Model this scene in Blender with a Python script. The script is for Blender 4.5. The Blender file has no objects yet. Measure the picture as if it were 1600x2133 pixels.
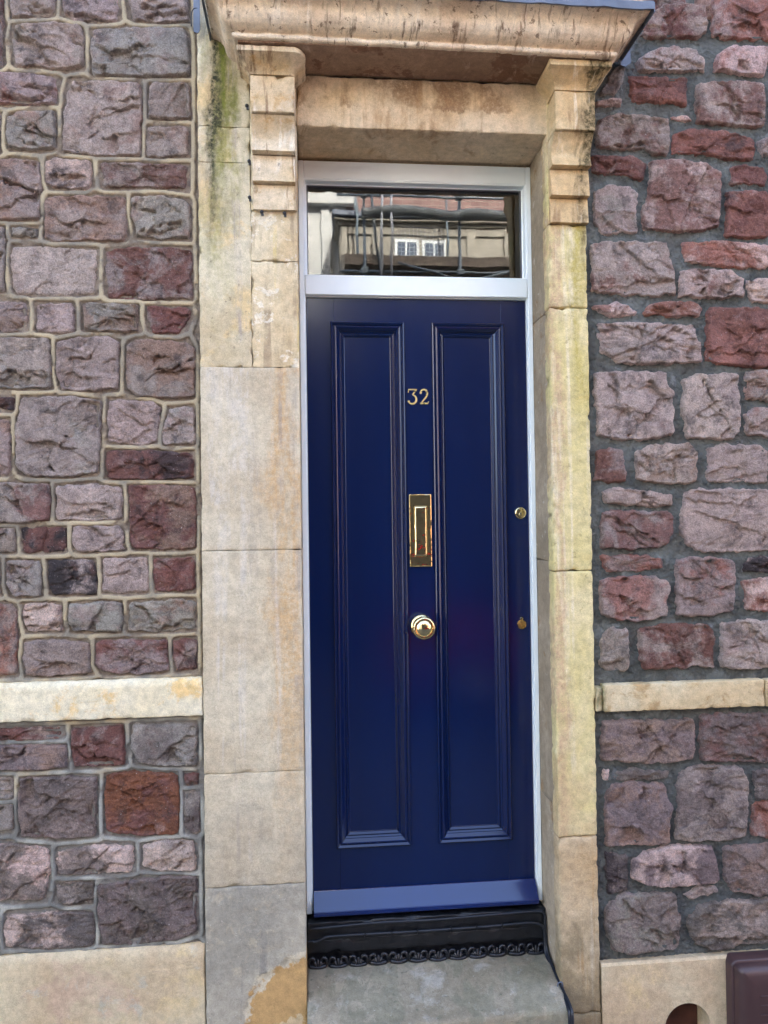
import bpy, bmesh, math, random
import numpy as np
from mathutils import Matrix, Vector

C = bpy.context.scene.collection
SC = bpy.context.scene

# ------------------------------------------------------------------ camera
cam = bpy.data.cameras.new('camera')
cam.sensor_fit = 'VERTICAL'
cam.sensor_height = 24.0
cam.lens = 18.0
cam.clip_start = 0.05
cam.clip_end = 400.0
camo = bpy.data.objects.new('camera', cam)
C.objects.link(camo)
_r = (0.99549232, -0.09387048, -0.01354155)
_d = (-0.01189727, 0.01805399, -0.99976623)
_f = (0.09409301, 0.99542071, 0.0168558)
camo.matrix_world = Matrix(((_r[0], -_d[0], -_f[0], 0.0), (_r[1], -_d[1], -_f[1], -2.5), (_r[2], -_d[2], -_f[2], 1.75), (0, 0, 0, 1)))
SC.camera = camo

# ------------------------------------------------------------------ daylight: the sun stands behind our house, the door is in open shade
SUN_EL, SUN_AZ = math.radians(38), math.radians(12)      # azimuth from +Y towards +X
w = bpy.data.worlds.new('World')
SC.world = w
w.use_nodes = True
wn = w.node_tree.nodes
bg = wn['Background']
sky = wn.new('ShaderNodeTexSky')
sky.sky_type = 'NISHITA'
sky.sun_disc = False
sky.sun_elevation = SUN_EL
sky.sun_rotation = SUN_AZ
sky.air_density = 0.75
sky.dust_density = 4.5
sky.ozone_density = 0.3
w.node_tree.links.new(sky.outputs[0], bg.inputs[0])
bg.inputs[1].default_value = 0.15
sun = bpy.data.lights.new('sun', 'SUN')
sun.energy = 2.0
sun.angle = math.radians(0.5)
sun.color = (1.0, 0.95, 0.88)
suno = bpy.data.objects.new('sun', sun)
C.objects.link(suno)
sd = Vector((math.sin(SUN_AZ) * math.cos(SUN_EL), math.cos(SUN_AZ) * math.cos(SUN_EL), math.sin(SUN_EL)))
suno.rotation_euler = sd.to_track_quat('Z', 'Y').to_euler()
SC.view_settings.view_transform = 'Standard'
SC.view_settings.look = 'None'
SC.view_settings.exposure = 3.55
SC.view_settings.gamma = 1.0
SC.view_settings.use_curve_mapping = False

# ------------------------------------------------------------------ colour and node helpers
def lin(c):
    return tuple(((v / 255.0 + 0.055) / 1.055) ** 2.4 if v > 10 else v / 255.0 / 12.92 for v in c)

class Mat:
    """small wrapper that writes node trees"""
    def __init__(s, name):
        s.m = bpy.data.materials.new(name)
        s.m.use_nodes = True
        s.t = s.m.node_tree
        s.b = s.t.nodes['Principled BSDF']
        s.pos = s.t.nodes.new('ShaderNodeNewGeometry').outputs['Position']
        s._xyz = None
    def put(s, sock, v):
        if isinstance(v, bpy.types.NodeSocket):
            s.t.links.new(v, sock)
        elif isinstance(v, (tuple, list)):
            sock.default_value = (*v, 1.0) if len(v) == 3 and sock.type == 'RGBA' else v
        else:
            sock.default_value = v
    def xyz(s):
        if s._xyz is None:
            n = s.t.nodes.new('ShaderNodeSeparateXYZ')
            s.t.links.new(s.pos, n.inputs[0])
            s._xyz = n.outputs
        return s._xyz
    def math(s, op, a, b=0.0, c=None, clamp=False):
        n = s.t.nodes.new('ShaderNodeMath')
        n.operation = op
        n.use_clamp = clamp
        s.put(n.inputs[0], a)
        s.put(n.inputs[1], b)
        if c is not None:
            s.put(n.inputs[2], c)
        return n.outputs[0]
    def noise(s, scale, detail=3.0, rough=0.5, dist=0.0, off=(0, 0, 0)):
        v = s.pos
        n = s.t.nodes.new('ShaderNodeTexNoise')
        if isinstance(scale, (tuple, list)) or any(off):
            sc3 = scale if isinstance(scale, (tuple, list)) else (scale,) * 3
            mp = s.t.nodes.new('ShaderNodeMapping')
            s.t.links.new(v, mp.inputs[0])
            mp.inputs['Scale'].default_value = sc3
            mp.inputs['Location'].default_value = off
            v = mp.outputs[0]
            n.inputs['Scale'].default_value = 1.0
        else:
            n.inputs['Scale'].default_value = scale
        s.t.links.new(v, n.inputs['Vector'])
        n.inputs['Detail'].default_value = detail
        n.inputs['Roughness'].default_value = rough
        n.inputs['Distortion'].default_value = dist
        return n.outputs['Fac']
    def step(s, v, lo, hi, a=0.0, b=1.0):
        n = s.t.nodes.new('ShaderNodeMapRange')
        n.interpolation_type = 'SMOOTHSTEP'
        s.put(n.inputs[0], v)
        s.put(n.inputs[1], lo)
        s.put(n.inputs[2], hi)
        s.put(n.inputs[3], a)
        s.put(n.inputs[4], b)
        return n.outputs[0]
    def mix(s, f, a, b, mode='MIX'):
        n = s.t.nodes.new('ShaderNodeMix')
        n.data_type = 'RGBA'
        n.blend_type = mode
        s.put(n.inputs[0], f)
        s.put(n.inputs[6], a)
        s.put(n.inputs[7], b)
        return n.outputs[2]
    def attr(s, name, kind='OBJECT'):
        n = s.t.nodes.new('ShaderNodeAttribute')
        n.attribute_type = kind
        n.attribute_name = name
        return n.outputs
    def vor(s, scale):
        n = s.t.nodes.new('ShaderNodeTexVoronoi')
        s.t.links.new(s.pos, n.inputs['Vector'])
        n.inputs['Scale'].default_value = scale
        return n.outputs['Distance']
    def bump(s, h, strength, dist=0.01):
        n = s.t.nodes.new('ShaderNodeBump')
        n.inputs['Strength'].default_value = strength
        n.inputs['Distance'].default_value = dist
        s.t.links.new(h, n.inputs['Height'])
        if s.b.inputs['Normal'].is_linked:
            s.t.links.new(s.b.inputs['Normal'].links[0].from_socket, n.inputs['Normal'])
        s.t.links.new(n.outputs[0], s.b.inputs['Normal'])
    def done(s, col, rough=0.8, metal=0.0, spec=0.5):
        s.put(s.b.inputs['Base Color'], col)
        s.put(s.b.inputs['Roughness'], rough)
        s.put(s.b.inputs['Metallic'], metal)
        s.put(s.b.inputs['Specular IOR Level'], spec)
        return s.m

def plain(name, col, rough=0.6, metal=0.0, var=0.15, scale=20, bump=0.0, spec=0.5):
    m = Mat(name)
    n = m.noise(scale, 4)
    f = m.step(n, 0.3, 0.7, 1 - var, 1 + var)
    v = m.t.nodes.new('ShaderNodeCombineColor')
    for i in range(3):
        m.put(v.inputs[i], f)
    c = m.mix(1.0, lin(col), v.outputs[0], 'MULTIPLY')
    if bump:
        m.bump(m.noise(scale * 8, 4), bump, 0.002)
    return m.done(c, rough, metal, spec)

# ------------------------------------------------------------------ bath stone in its different weatherings
def bath(name, base, alt, feats=(), pit=0.0, grain=0.19, rough=0.85, bump=0.7):
    m = Mat(name)
    X, Y, Z = m.xyz()
    c = m.mix(m.step(m.noise(3.2, 5, 0.6, 0.6), 0.38, 0.62), lin(base), lin(alt))
    # cloudy tone and grain belong to the stone itself
    g = m.math('ADD', m.step(m.noise(34, 9, 0.75), 0.3, 0.7, -0.20, 0.16), m.step(m.noise(360, 4, 0.75), 0.25, 0.75, -grain, grain))
    g = m.math('ADD', g, 1.0)
    for k, ft in enumerate(feats):
        o = (k * 3.7 + 1.3, k * 1.9, k * 5.1)
        kind = ft[0]
        if kind == 'streak':            # run-off marks: (xscale, zscale, lo, hi, colour, strength)
            f = m.step(m.noise((ft[1], 6, ft[2]), 5, 0.62, 0.7, o), ft[3], ft[4], 0, ft[6])
            f = m.math('MULTIPLY', f, m.step(m.noise((9, 6, 5), 6, 0.7, 0.5, (o[1], o[2], o[0])), 0.42, 0.58, 0.08, 1.0))
        elif kind == 'drip_or_shade':            # drips, and on the lintel painted shade too, in a zone of height: (xscale, z0, z1, lo, hi, colour, strength)
            f = m.step(m.noise((ft[1], 5, 5), 5, 0.7, 0.3, o), ft[4], ft[5], 0, ft[7])
            zz = m.math('ADD', Z, m.step(m.noise((60, 5, 8), 3, 0.6, 0, o), 0.2, 0.8, -0.012, 0.012))
            f = m.math('MULTIPLY', f, m.math('MULTIPLY', m.step(zz, ft[2] - 0.004, ft[2] + 0.004), m.step(zz, ft[3] - 0.02, ft[3], 1, 0)))
            f = m.math('MULTIPLY', f, m.step(m.noise(120, 4, 0.7, 0, o), 0.3, 0.55, 0.3, 1))
            f = m.math('MULTIPLY', f, m.step(m.noise(5, 4, 0.6, 0, (o[2], o[0], o[1])), 0.42, 0.56, 0.1, 1))
        elif kind == 'spot':            # lichen or soot: (scale, lo, hi, colour, strength)
            f = m.step(m.noise(ft[1], 6, 0.7, 0.3, o), ft[2], ft[3], 0, ft[5])
        elif kind == 'band':            # growth along one line of run-off: (x0, half width, z0, z1, colour, strength)
            wob = m.step(m.noise((14, 6, 4), 5, 0.65, 0.4, o), 0.2, 0.8, -ft[2] * 1.0, ft[2] * 1.0)
            dx = m.math('ABSOLUTE', m.math('ADD', m.math('SUBTRACT', X, ft[1]), wob))
            f = m.step(dx, 0.0, ft[2], 1, 0)
            zw = m.math('ADD', Z, m.step(m.noise((25, 5, 6), 3, 0.6, 0, o), 0.2, 0.8, -0.12, 0.12))
            f = m.math('MULTIPLY', f, m.step(zw, ft[3], ft[4]))
            f = m.math('MULTIPLY', f, m.step(m.noise(60, 5, 0.7, 0, o), 0.30, 0.62, 0.25, ft[6]))
        elif kind == 'disc':            # a spalled or patched area: (x, z, r, colour, strength)
            dx = m.math('SUBTRACT', X, ft[1]); dz = m.math('SUBTRACT', Z, ft[2])
            d = m.math('SQRT', m.math('ADD', m.math('MULTIPLY', dx, dx), m.math('MULTIPLY', dz, dz)))
            d = m.math('ADD', d, m.step(m.noise(22, 5, 0.6, 0, o), 0.2, 0.8, -0.03, 0.03))
            f = m.step(d, ft[3] - 0.012, ft[3], ft[5], 0)
        elif kind == 'low':             # splash zone: (z full, z none, colour, strength)
            zw = m.math('ADD', Z, m.step(m.noise((10, 5, 7), 5, 0.65, 0.5, o), 0.2, 0.8, -0.22, 0.22))
            f = m.step(zw, ft[1], ft[2], ft[4], 0)
        c = m.mix(f, c, lin(ft[-2] if kind != 'none' else base))
    v = m.t.nodes.new('ShaderNodeCombineColor')
    for i in range(3):
        m.put(v.inputs[i], g)
    c = m.mix(1.0, c, v.outputs[0], 'MULTIPLY')
    pk = m.math('MULTIPLY', m.step(m.noise(210, 3, 0.6, 0.4, (4, 4, 1)), 0.64, 0.70), 0.5)
    h = m.math('SUBTRACT', m.math('ADD', m.noise(90, 7, 0.7), m.math('MULTIPLY', m.noise(420, 3, 0.6), 0.35)), pk)
    if pit:
        pn = m.math('MULTIPLY', m.step(m.noise((60, 60, 95), 3, 0.6, 1.5), 0.62, 0.68), m.step(m.noise(5, 3, 0.5, 0, (7, 2, 4)), 0.45, 0.6))
        h = m.math('SUBTRACT', h, m.math('MULTIPLY', pn, pit))
    m.bump(h, bump, 0.006)
    return m.done(c, rough, 0, 0.25)

BROWN, DARK, WHITE, GREY = (118, 88, 62), (66, 54, 44), (214, 204, 184), (148, 142, 132)
M = {}
M['cornice'] = bath('bath_stone_cornice', (226, 207, 178), (208, 184, 154), [
    ('streak', 30, 3.0, 0.50, 0.68, (236, 226, 208), 0.6), ('spot', 34, 0.59, 0.64, (92, 66, 46), 0.75), ('streak', 46, 9, 0.57, 0.65, (104, 74, 50), 0.75), ('spot', 9, 0.58, 0.7, (196, 162, 132), 0.5), ('drip_or_shade', 30, 3.236, 3.276, 0.55, 0.64, (88, 62, 44), 0.8), ('drip_or_shade', 70, 3.25, 3.30, 0.60, 0.67, (112, 84, 62), 0.55)])
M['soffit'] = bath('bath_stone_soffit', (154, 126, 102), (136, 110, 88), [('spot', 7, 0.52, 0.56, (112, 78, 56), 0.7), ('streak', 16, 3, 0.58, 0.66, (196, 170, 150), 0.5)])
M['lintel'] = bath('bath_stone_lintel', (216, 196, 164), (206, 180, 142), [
    ('streak', 12, 1.2, 0.50, 0.66, (150, 112, 74), 0.7), ('streak', 22, 1.0, 0.60, 0.68, (226, 206, 170), 0.7), ('spot', 30, 0.64, 0.68, DARK, 0.35), ('drip_or_shade', 9, 3.11, 3.36, 0.40, 0.56, (138, 108, 80), 0.75)])  # the last entry paints dirt together with the shade under the hood
M['corbel'] = bath('bath_stone_corbel', (214, 196, 166), (202, 176, 134), [
    ('streak', 22, 3.0, 0.54, 0.62, (136, 104, 78), 0.75), ('streak', 30, 3.5, 0.58, 0.66, (228, 218, 198), 0.85), ('spot', 26, 0.62, 0.68, (96, 76, 60), 0.5), ('drip_or_shade', 55, 3.155, 3.25, 0.50, 0.60, (112, 88, 66), 0.8), ('spot', 10, 0.55, 0.66, (186, 142, 82), 0.6)])
M['corbel_green'] = bath('bath_stone_corbel_mossy', (214, 194, 154), (202, 172, 126), [
    ('streak', 20, 2.5, 0.52, 0.62, (150, 118, 84), 0.7), ('band', 0.925, 0.055, 2.3, 2.9, (70, 62, 36), 1.0), ('streak', 30, 3.5, 0.60, 0.67, (226, 212, 182), 0.7)])
M['pier'] = bath('bath_stone_pier_mossy', (206, 194, 164), (188, 170, 136), [
    ('spot', 5, 0.50, 0.62, (214, 186, 134), 0.7), ('streak', 18, 0.9, 0.55, 0.65, (166, 154, 146), 0.7),
    ('band', -0.276, 0.062, 2.28, 2.95, (146, 140, 74), 0.8), ('band', -0.262, 0.05, 2.55, 3.1, (104, 106, 46), 0.85), ('band', -0.292, 0.044, 2.55, 2.95, (52, 54, 36), 1.05), ('band', -0.262, 0.022, 2.9, 3.2, (108, 114, 38), 0.9),
    ('spot', 46, 0.62, 0.67, (84, 74, 60), 0.5)], bump=0.5)
M['jamb_left'] = bath('bath_stone_left_jamb', (204, 191, 164), (190, 174, 146), [
    ('band', -0.075, 0.075, 0.4, 1.5, (196, 158, 108), 0.8), ('streak', 11, 0.5, 0.52, 0.66, (206, 198, 184), 0.7), ('streak', 14, 0.7, 0.56, 0.68, (160, 148, 136), 0.6), ('spot', 120, 0.66, 0.7, (222, 214, 200), 0.5), ('low', 0.55, 0.95, (160, 148, 128), 0.6)])
M['jamb_upper'] = bath('bath_stone_left_pilaster', (212, 196, 162), (196, 172, 132), [
    ('streak', 16, 1.0, 0.50, 0.60, (158, 136, 108), 0.75), ('spot', 16, 0.55, 0.62, (226, 216, 194), 0.8), ('streak', 24, 1.0, 0.56, 0.64, (214, 190, 116), 0.6), ('spot', 60, 0.64, 0.68, (104, 84, 62), 0.4)], bump=0.55)
M['jamb_foot'] = bath('bath_stone_grimy_foot', (172, 163, 145), (152, 145, 130), [
    ('spot', 14, 0.54, 0.66, (184, 168, 142), 0.6), ('spot', 110, 0.64, 0.68, (208, 200, 184), 0.8), ('streak', 14, 0.8, 0.56, 0.66, (122, 118, 112), 0.6), ('disc', -0.02, 0.18, 0.222, (204, 192, 166), 0.9), ('disc', -0.02, 0.18, 0.208, (184, 148, 98), 1.0), ('disc', -0.09, 0.14, 0.06, (206, 186, 152), 0.8)])
M['jamb_right'] = bath('bath_stone_yellow_jamb', (214, 198, 150), (206, 190, 132), [
    ('band', 0.812, 0.035, -1, 0, (190, 158, 124), 0.9), ('streak', 14, 0.6, 0.54, 0.64, (226, 214, 184), 0.75), ('band', 0.9, 0.05, 1.7, 2.6, (170, 152, 72), 0.8), ('band', 0.915, 0.03, 2.45, 2.75, (96, 82, 48), 0.9), ('spot', 40, 0.62, 0.66, (140, 118, 66), 0.45), ('low', 0.6, 1.1, (190, 164, 124), 0.7)], pit=1.6, bump=0.6)
M['jamb_right_low'] = bath('bath_stone_tan_jamb', (194, 172, 138), (182, 154, 114), [
    ('streak', 16, 0.6, 0.54, 0.62, (176, 138, 94), 0.7), ('streak', 20, 0.8, 0.58, 0.66, (212, 200, 178), 0.7), ('low', 0.2, 0.55, (126, 112, 86), 0.8)])
M['reveal'] = bath('bath_stone_reveal', (172, 156, 132), (152, 136, 112), [
    ('streak', 30, 1.2, 0.54, 0.64, (186, 178, 162), 0.7), ('spot', 7, 0.56, 0.64, (150, 118, 80), 0.7), ('spot', 30, 0.62, 0.66, (206, 196, 176), 0.6)])
M['string_left'] = bath('bath_stone_clean_string', (226, 216, 190), (220, 206, 172), [
    ('spot', 6, 0.53, 0.66, (224, 184, 112), 0.75), ('streak', 6, 14, 0.60, 0.66, (206, 166, 100), 0.4)])
M['string_right'] = bath('bath_stone_stained_string', (210, 196, 162), (198, 176, 136), [
    ('spot', 7, 0.52, 0.60, (168, 138, 94), 0.75), ('band', 0.945, 0.03, 0.9, 1.0, (120, 118, 82), 1.0), ('spot', 60, 0.64, 0.68, (110, 92, 62), 0.5)])
M['plinth'] = bath('bath_stone_plinth', (200, 184, 152), (188, 166, 134), [
    ('spot', 5, 0.54, 0.66, (212, 188, 140), 0.6), ('spot', 4.5, 0.58, 0.68, (186, 156, 136), 0.5), ('spot', 9, 0.60, 0.70, (180, 178, 162), 0.6)])
M['step'] = bath('doorstep_stone', (154, 144, 124), (134, 124, 104), [
    ('spot', 9, 0.52, 0.66, (174, 168, 156), 0.6), ('spot', 75, 0.665, 0.69, (206, 202, 190), 0.9), ('spot', 60, 0.60, 0.66, (96, 98, 80), 0.7), ('low', 0.215, 0.235, (112, 112, 92), 0.4)])

def rubble():
    m = Mat('rubble_stone')
    a = m.attr('tone_a')[0]
    b = m.attr('tone_b')[0]
    k = m.attr('patch')[2]
    lime = m.attr('lime')[2]
    rim = m.attr('rim', 'GEOMETRY')[2]
    thr = m.math('SUBTRACT', 0.665, m.math('MULTIPLY', k, 0.34))
    n = m.noise(8.0, 8, 0.68, 0.35)
    f = m.step(n, m.math('SUBTRACT', thr, 0.07), m.math('ADD', thr, 0.07), 0, 0.85)
    c = m.mix(f, a, b)
    # iron staining, bleached mineral bloom and dark weathering crust
    c = m.mix(m.step(m.noise(14, 7, 0.7, 0.3, (3, 1, 2)), 0.54, 0.72, 0, 0.36), c, lin((194, 174, 168)))
    c = m.mix(m.step(m.noise(11, 7, 0.72, 0.3, (9, 4, 7)), 0.53, 0.66, 0, 0.6), c, lin((72, 64, 62)))
    c = m.mix(m.step(m.noise(17, 6, 0.7, 0.3, (1, 8, 3)), 0.57, 0.70, 0, 0.30), c, lin((134, 84, 70)))
    g = m.math('ADD', m.step(m.noise(30, 9, 0.78), 0.28, 0.72, -0.36, 0.30), m.step(m.noise(250, 4, 0.8), 0.25, 0.75, -0.40, 0.36))
    g = m.math('ADD', g, 1.0)
    v = m.t.nodes.new('ShaderNodeCombineColor')
    for i in range(3):
        m.put(v.inputs[i], g)
    c = m.mix(1.0, c, v.outputs[0], 'MULTIPLY')
    c = m.mix(m.step(m.noise(115, 4, 0.7, 0.3, (6, 3, 5)), 0.60, 0.68, 0, 0.55), c, lin((70, 62, 60)))  # dark mineral flecks, also painted in for the shade of small pits
    # flecks of lime, and lime smeared where the stone meets its pointing
    c = m.mix(m.step(m.noise(150, 3, 0.6, 0, (2, 2, 9)), 0.68, 0.71, 0, 0.6), c, lin((214, 206, 198)))
    rr = m.math('MULTIPLY', m.math('ADD', rim, m.step(m.noise(70, 4, 0.65, 0, (5, 6, 1)), 0.3, 0.7, -0.55, 0.35)), lime)
    c = m.mix(m.step(rr, 0.45, 0.8, 0, 0.85), c, m.mix(m.noise(30, 3), lin((176, 168, 156)), lin((214, 204, 190))))
    h = m.math('ADD', m.noise(85, 6, 0.7, 0.4), m.math('MULTIPLY', m.noise((420, 420, 620), 4, 0.65), 0.4))
    m.bump(h, 1.0, 0.018)
    return m.done(c, 0.82, 0, 0.3)
M['rubble'] = rubble()

def mortar_left():
    m = Mat('raised_ribbon_pointing')
    rb = m.attr('ribbon', 'GEOMETRY')[2]
    X, Y, Z = m.xyz()
    low = m.step(m.math('ADD', Z, m.step(m.noise(5, 4), 0.3, 0.7, -0.25, 0.25)), 1.0, 1.25)
    bed = m.mix(m.step(m.noise(30, 5, 0.7), 0.35, 0.65), lin((104, 92, 82)), lin((136, 122, 106)))
    bed = m.mix(low, m.mix(m.noise(40, 5), lin((96, 92, 88)), lin((134, 128, 120))), bed)
    warm = m.mix(m.step(m.noise(7, 5, 0.65, 0.6), 0.36, 0.56), lin((128, 120, 106)), lin((172, 157, 128)))
    warm = m.mix(m.step(m.noise(4, 4, 0.6, 0.3, (4, 2, 8)), 0.50, 0.64, 0, 0.8), warm, lin((122, 116, 106)))
    cold = m.mix(m.step(m.noise(10, 5), 0.4, 0.6), lin((112, 110, 104)), lin((158, 156, 146)))
    rib = m.mix(low, cold, warm)
    c = m.mix(rb, bed, rib)
    sp = m.step(m.noise(300, 3, 0.7), 0.25, 0.75, 0.82, 1.16)
    v = m.t.nodes.new('ShaderNodeCombineColor')
    for i in range(3):
        m.put(v.inputs[i], sp)
    c = m.mix(1.0, c, v.outputs[0], 'MULTIPLY')
    h = m.math('ADD', m.math('MULTIPLY', m.noise(130, 5, 0.7), m.math('SUBTRACT', 1.3, rb)), m.math('MULTIPLY', m.noise(500, 2), 0.25))
    m.bump(h, 0.6, 0.006)
    return m.done(c, 0.9, 0, 0.2)
M['mortar_left'] = mortar_left()

def mortar_right():
    m = Mat('grey_cement_pointing')
    X, Y, Z = m.xyz()
    c = m.mix(m.step(m.noise(9, 5, 0.6, 0.6), 0.36, 0.62), lin((78, 80, 76)), lin((108, 111, 106)))
    c = m.mix(m.step(m.noise(6, 5, 0.65, 0.4, (5, 1, 1)), 0.52, 0.62, 0, 0.7), c, lin((88, 86, 80)))
    c = m.mix(m.step(m.noise(16, 5, 0.6, 0.5, (2, 7, 3)), 0.60, 0.70, 0, 0.6), c, lin((134, 138, 138)))
    low = m.step(m.math('ADD', Z, m.step(m.noise(5, 4), 0.3, 0.7, -0.15, 0.15)), 0.55, 1.3, 0.45, 0)
    c = m.mix(low, c, lin((70, 72, 74)))
    c = m.mix(m.step(m.noise(130, 3, 0.6, 0.3), 0.66, 0.70, 0, 0.8), c, lin((58, 60, 64)))
    h = m.math('ADD', m.noise(75, 6, 0.7, 0.3), m.math('MULTIPLY', m.step(m.noise(110, 3, 0.6), 0.60, 0.68), -0.9))
    m.bump(h, 1.0, 0.012)
    return m.done(c, 0.85, 0, 0.3)
M['mortar_right'] = mortar_right()

def door_paint(name, coat, a, b):
    m = Mat(name)
    c = m.mix(m.noise((9, 3, 2.2), 3), lin(a), lin(b))
    m.bump(m.noise((260, 60, 6), 3, 0.5), 0.02, 0.001)
    m.bump(m.noise(9, 2), 0.04, 0.01)
    m.done(c, m.step(m.noise((14, 8, 4), 4), 0.3, 0.7, 0.17, 0.21), 0, 0.4)
    m.b.inputs['Coat Weight'].default_value = coat
    m.b.inputs['Coat Roughness'].default_value = 0.12
    return m.m
M['door'] = door_paint('navy_satin_paint', 0.45, (1, 20, 60), (2, 24, 67))
M['door_bar'] = door_paint('navy_paint_sky_lit', 1.0, (3, 27, 80), (4, 31, 88))  # same paint as the door, lightened to carry the brightness of the sky
def brass(name, col, rough, wav):
    m = Mat(name)
    m.bump(m.noise(35, 2, 0.5, 0.5), wav, 0.01)
    c = m.mix(m.step(m.noise(60, 4), 0.4, 0.7, 0, 0.3), lin(col), lin(tuple(v * 0.82 for v in col)))
    return m.done(c, m.step(m.noise(90, 4), 0.3, 0.7, rough, rough * 1.7), 1.0, 0.5)
M['brass'] = brass('polished_brass', (232, 212, 160), 0.05, 0.28)
M['brass_dull'] = brass('dull_brass', (222, 178, 106), 0.22, 0.05)
M['brass_num'] = brass('satin_brass_numeral', (250, 226, 156), 0.25, 0.05)
M['white'] = plain('white_gloss_paint', (228, 235, 234), 0.32, 0, 0.02, 12, 0.03)
M['bead'] = plain('grey_glazing_seal', (70, 70, 74), 0.5, 0, 0.05)
M['black'] = plain('black_paint', (22, 23, 26), 0.34, 0, 0.35, 40, 0.5)
M['iron'] = plain('black_cast_iron', (24, 25, 30), 0.32, 0, 0.35, 60, 0.4)
M['cable'] = plain('black_cable_sheath', (26, 29, 36), 0.42, 0, 0.2)
M['lead'] = plain('lead_sheet', (94, 101, 112), 0.5, 0.2, 0.2, 14, 0.3)
M['meter'] = plain('brown_plastic', (66, 47, 46), 0.4, 0, 0.12, 9, 0.12)
M['dark'] = plain('dark_interior', (40, 36, 36), 0.8, 0, 0.2)
M['vent'] = plain('dark_brick', (70, 40, 30), 0.9, 0, 0.5, 14, 0.6)  # dark brown backing of the drain hole
M['timber'] = plain('old_board', (126, 116, 102), 0.7, 0, 0.3, 18, 0.4)
gm = Mat('fanlight_glass')
gm.bump(gm.noise((5, 5, 3.2), 2, 0.5, 0.4), 0.02, 0.01)
gm.done((0.9, 0.93, 0.92), 0.0, 0, 0.5)
gm.b.inputs['Transmission Weight'].default_value = 1.0
gm.b.inputs['IOR'].default_value = 1.8
M['glass'] = gm.m
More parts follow.
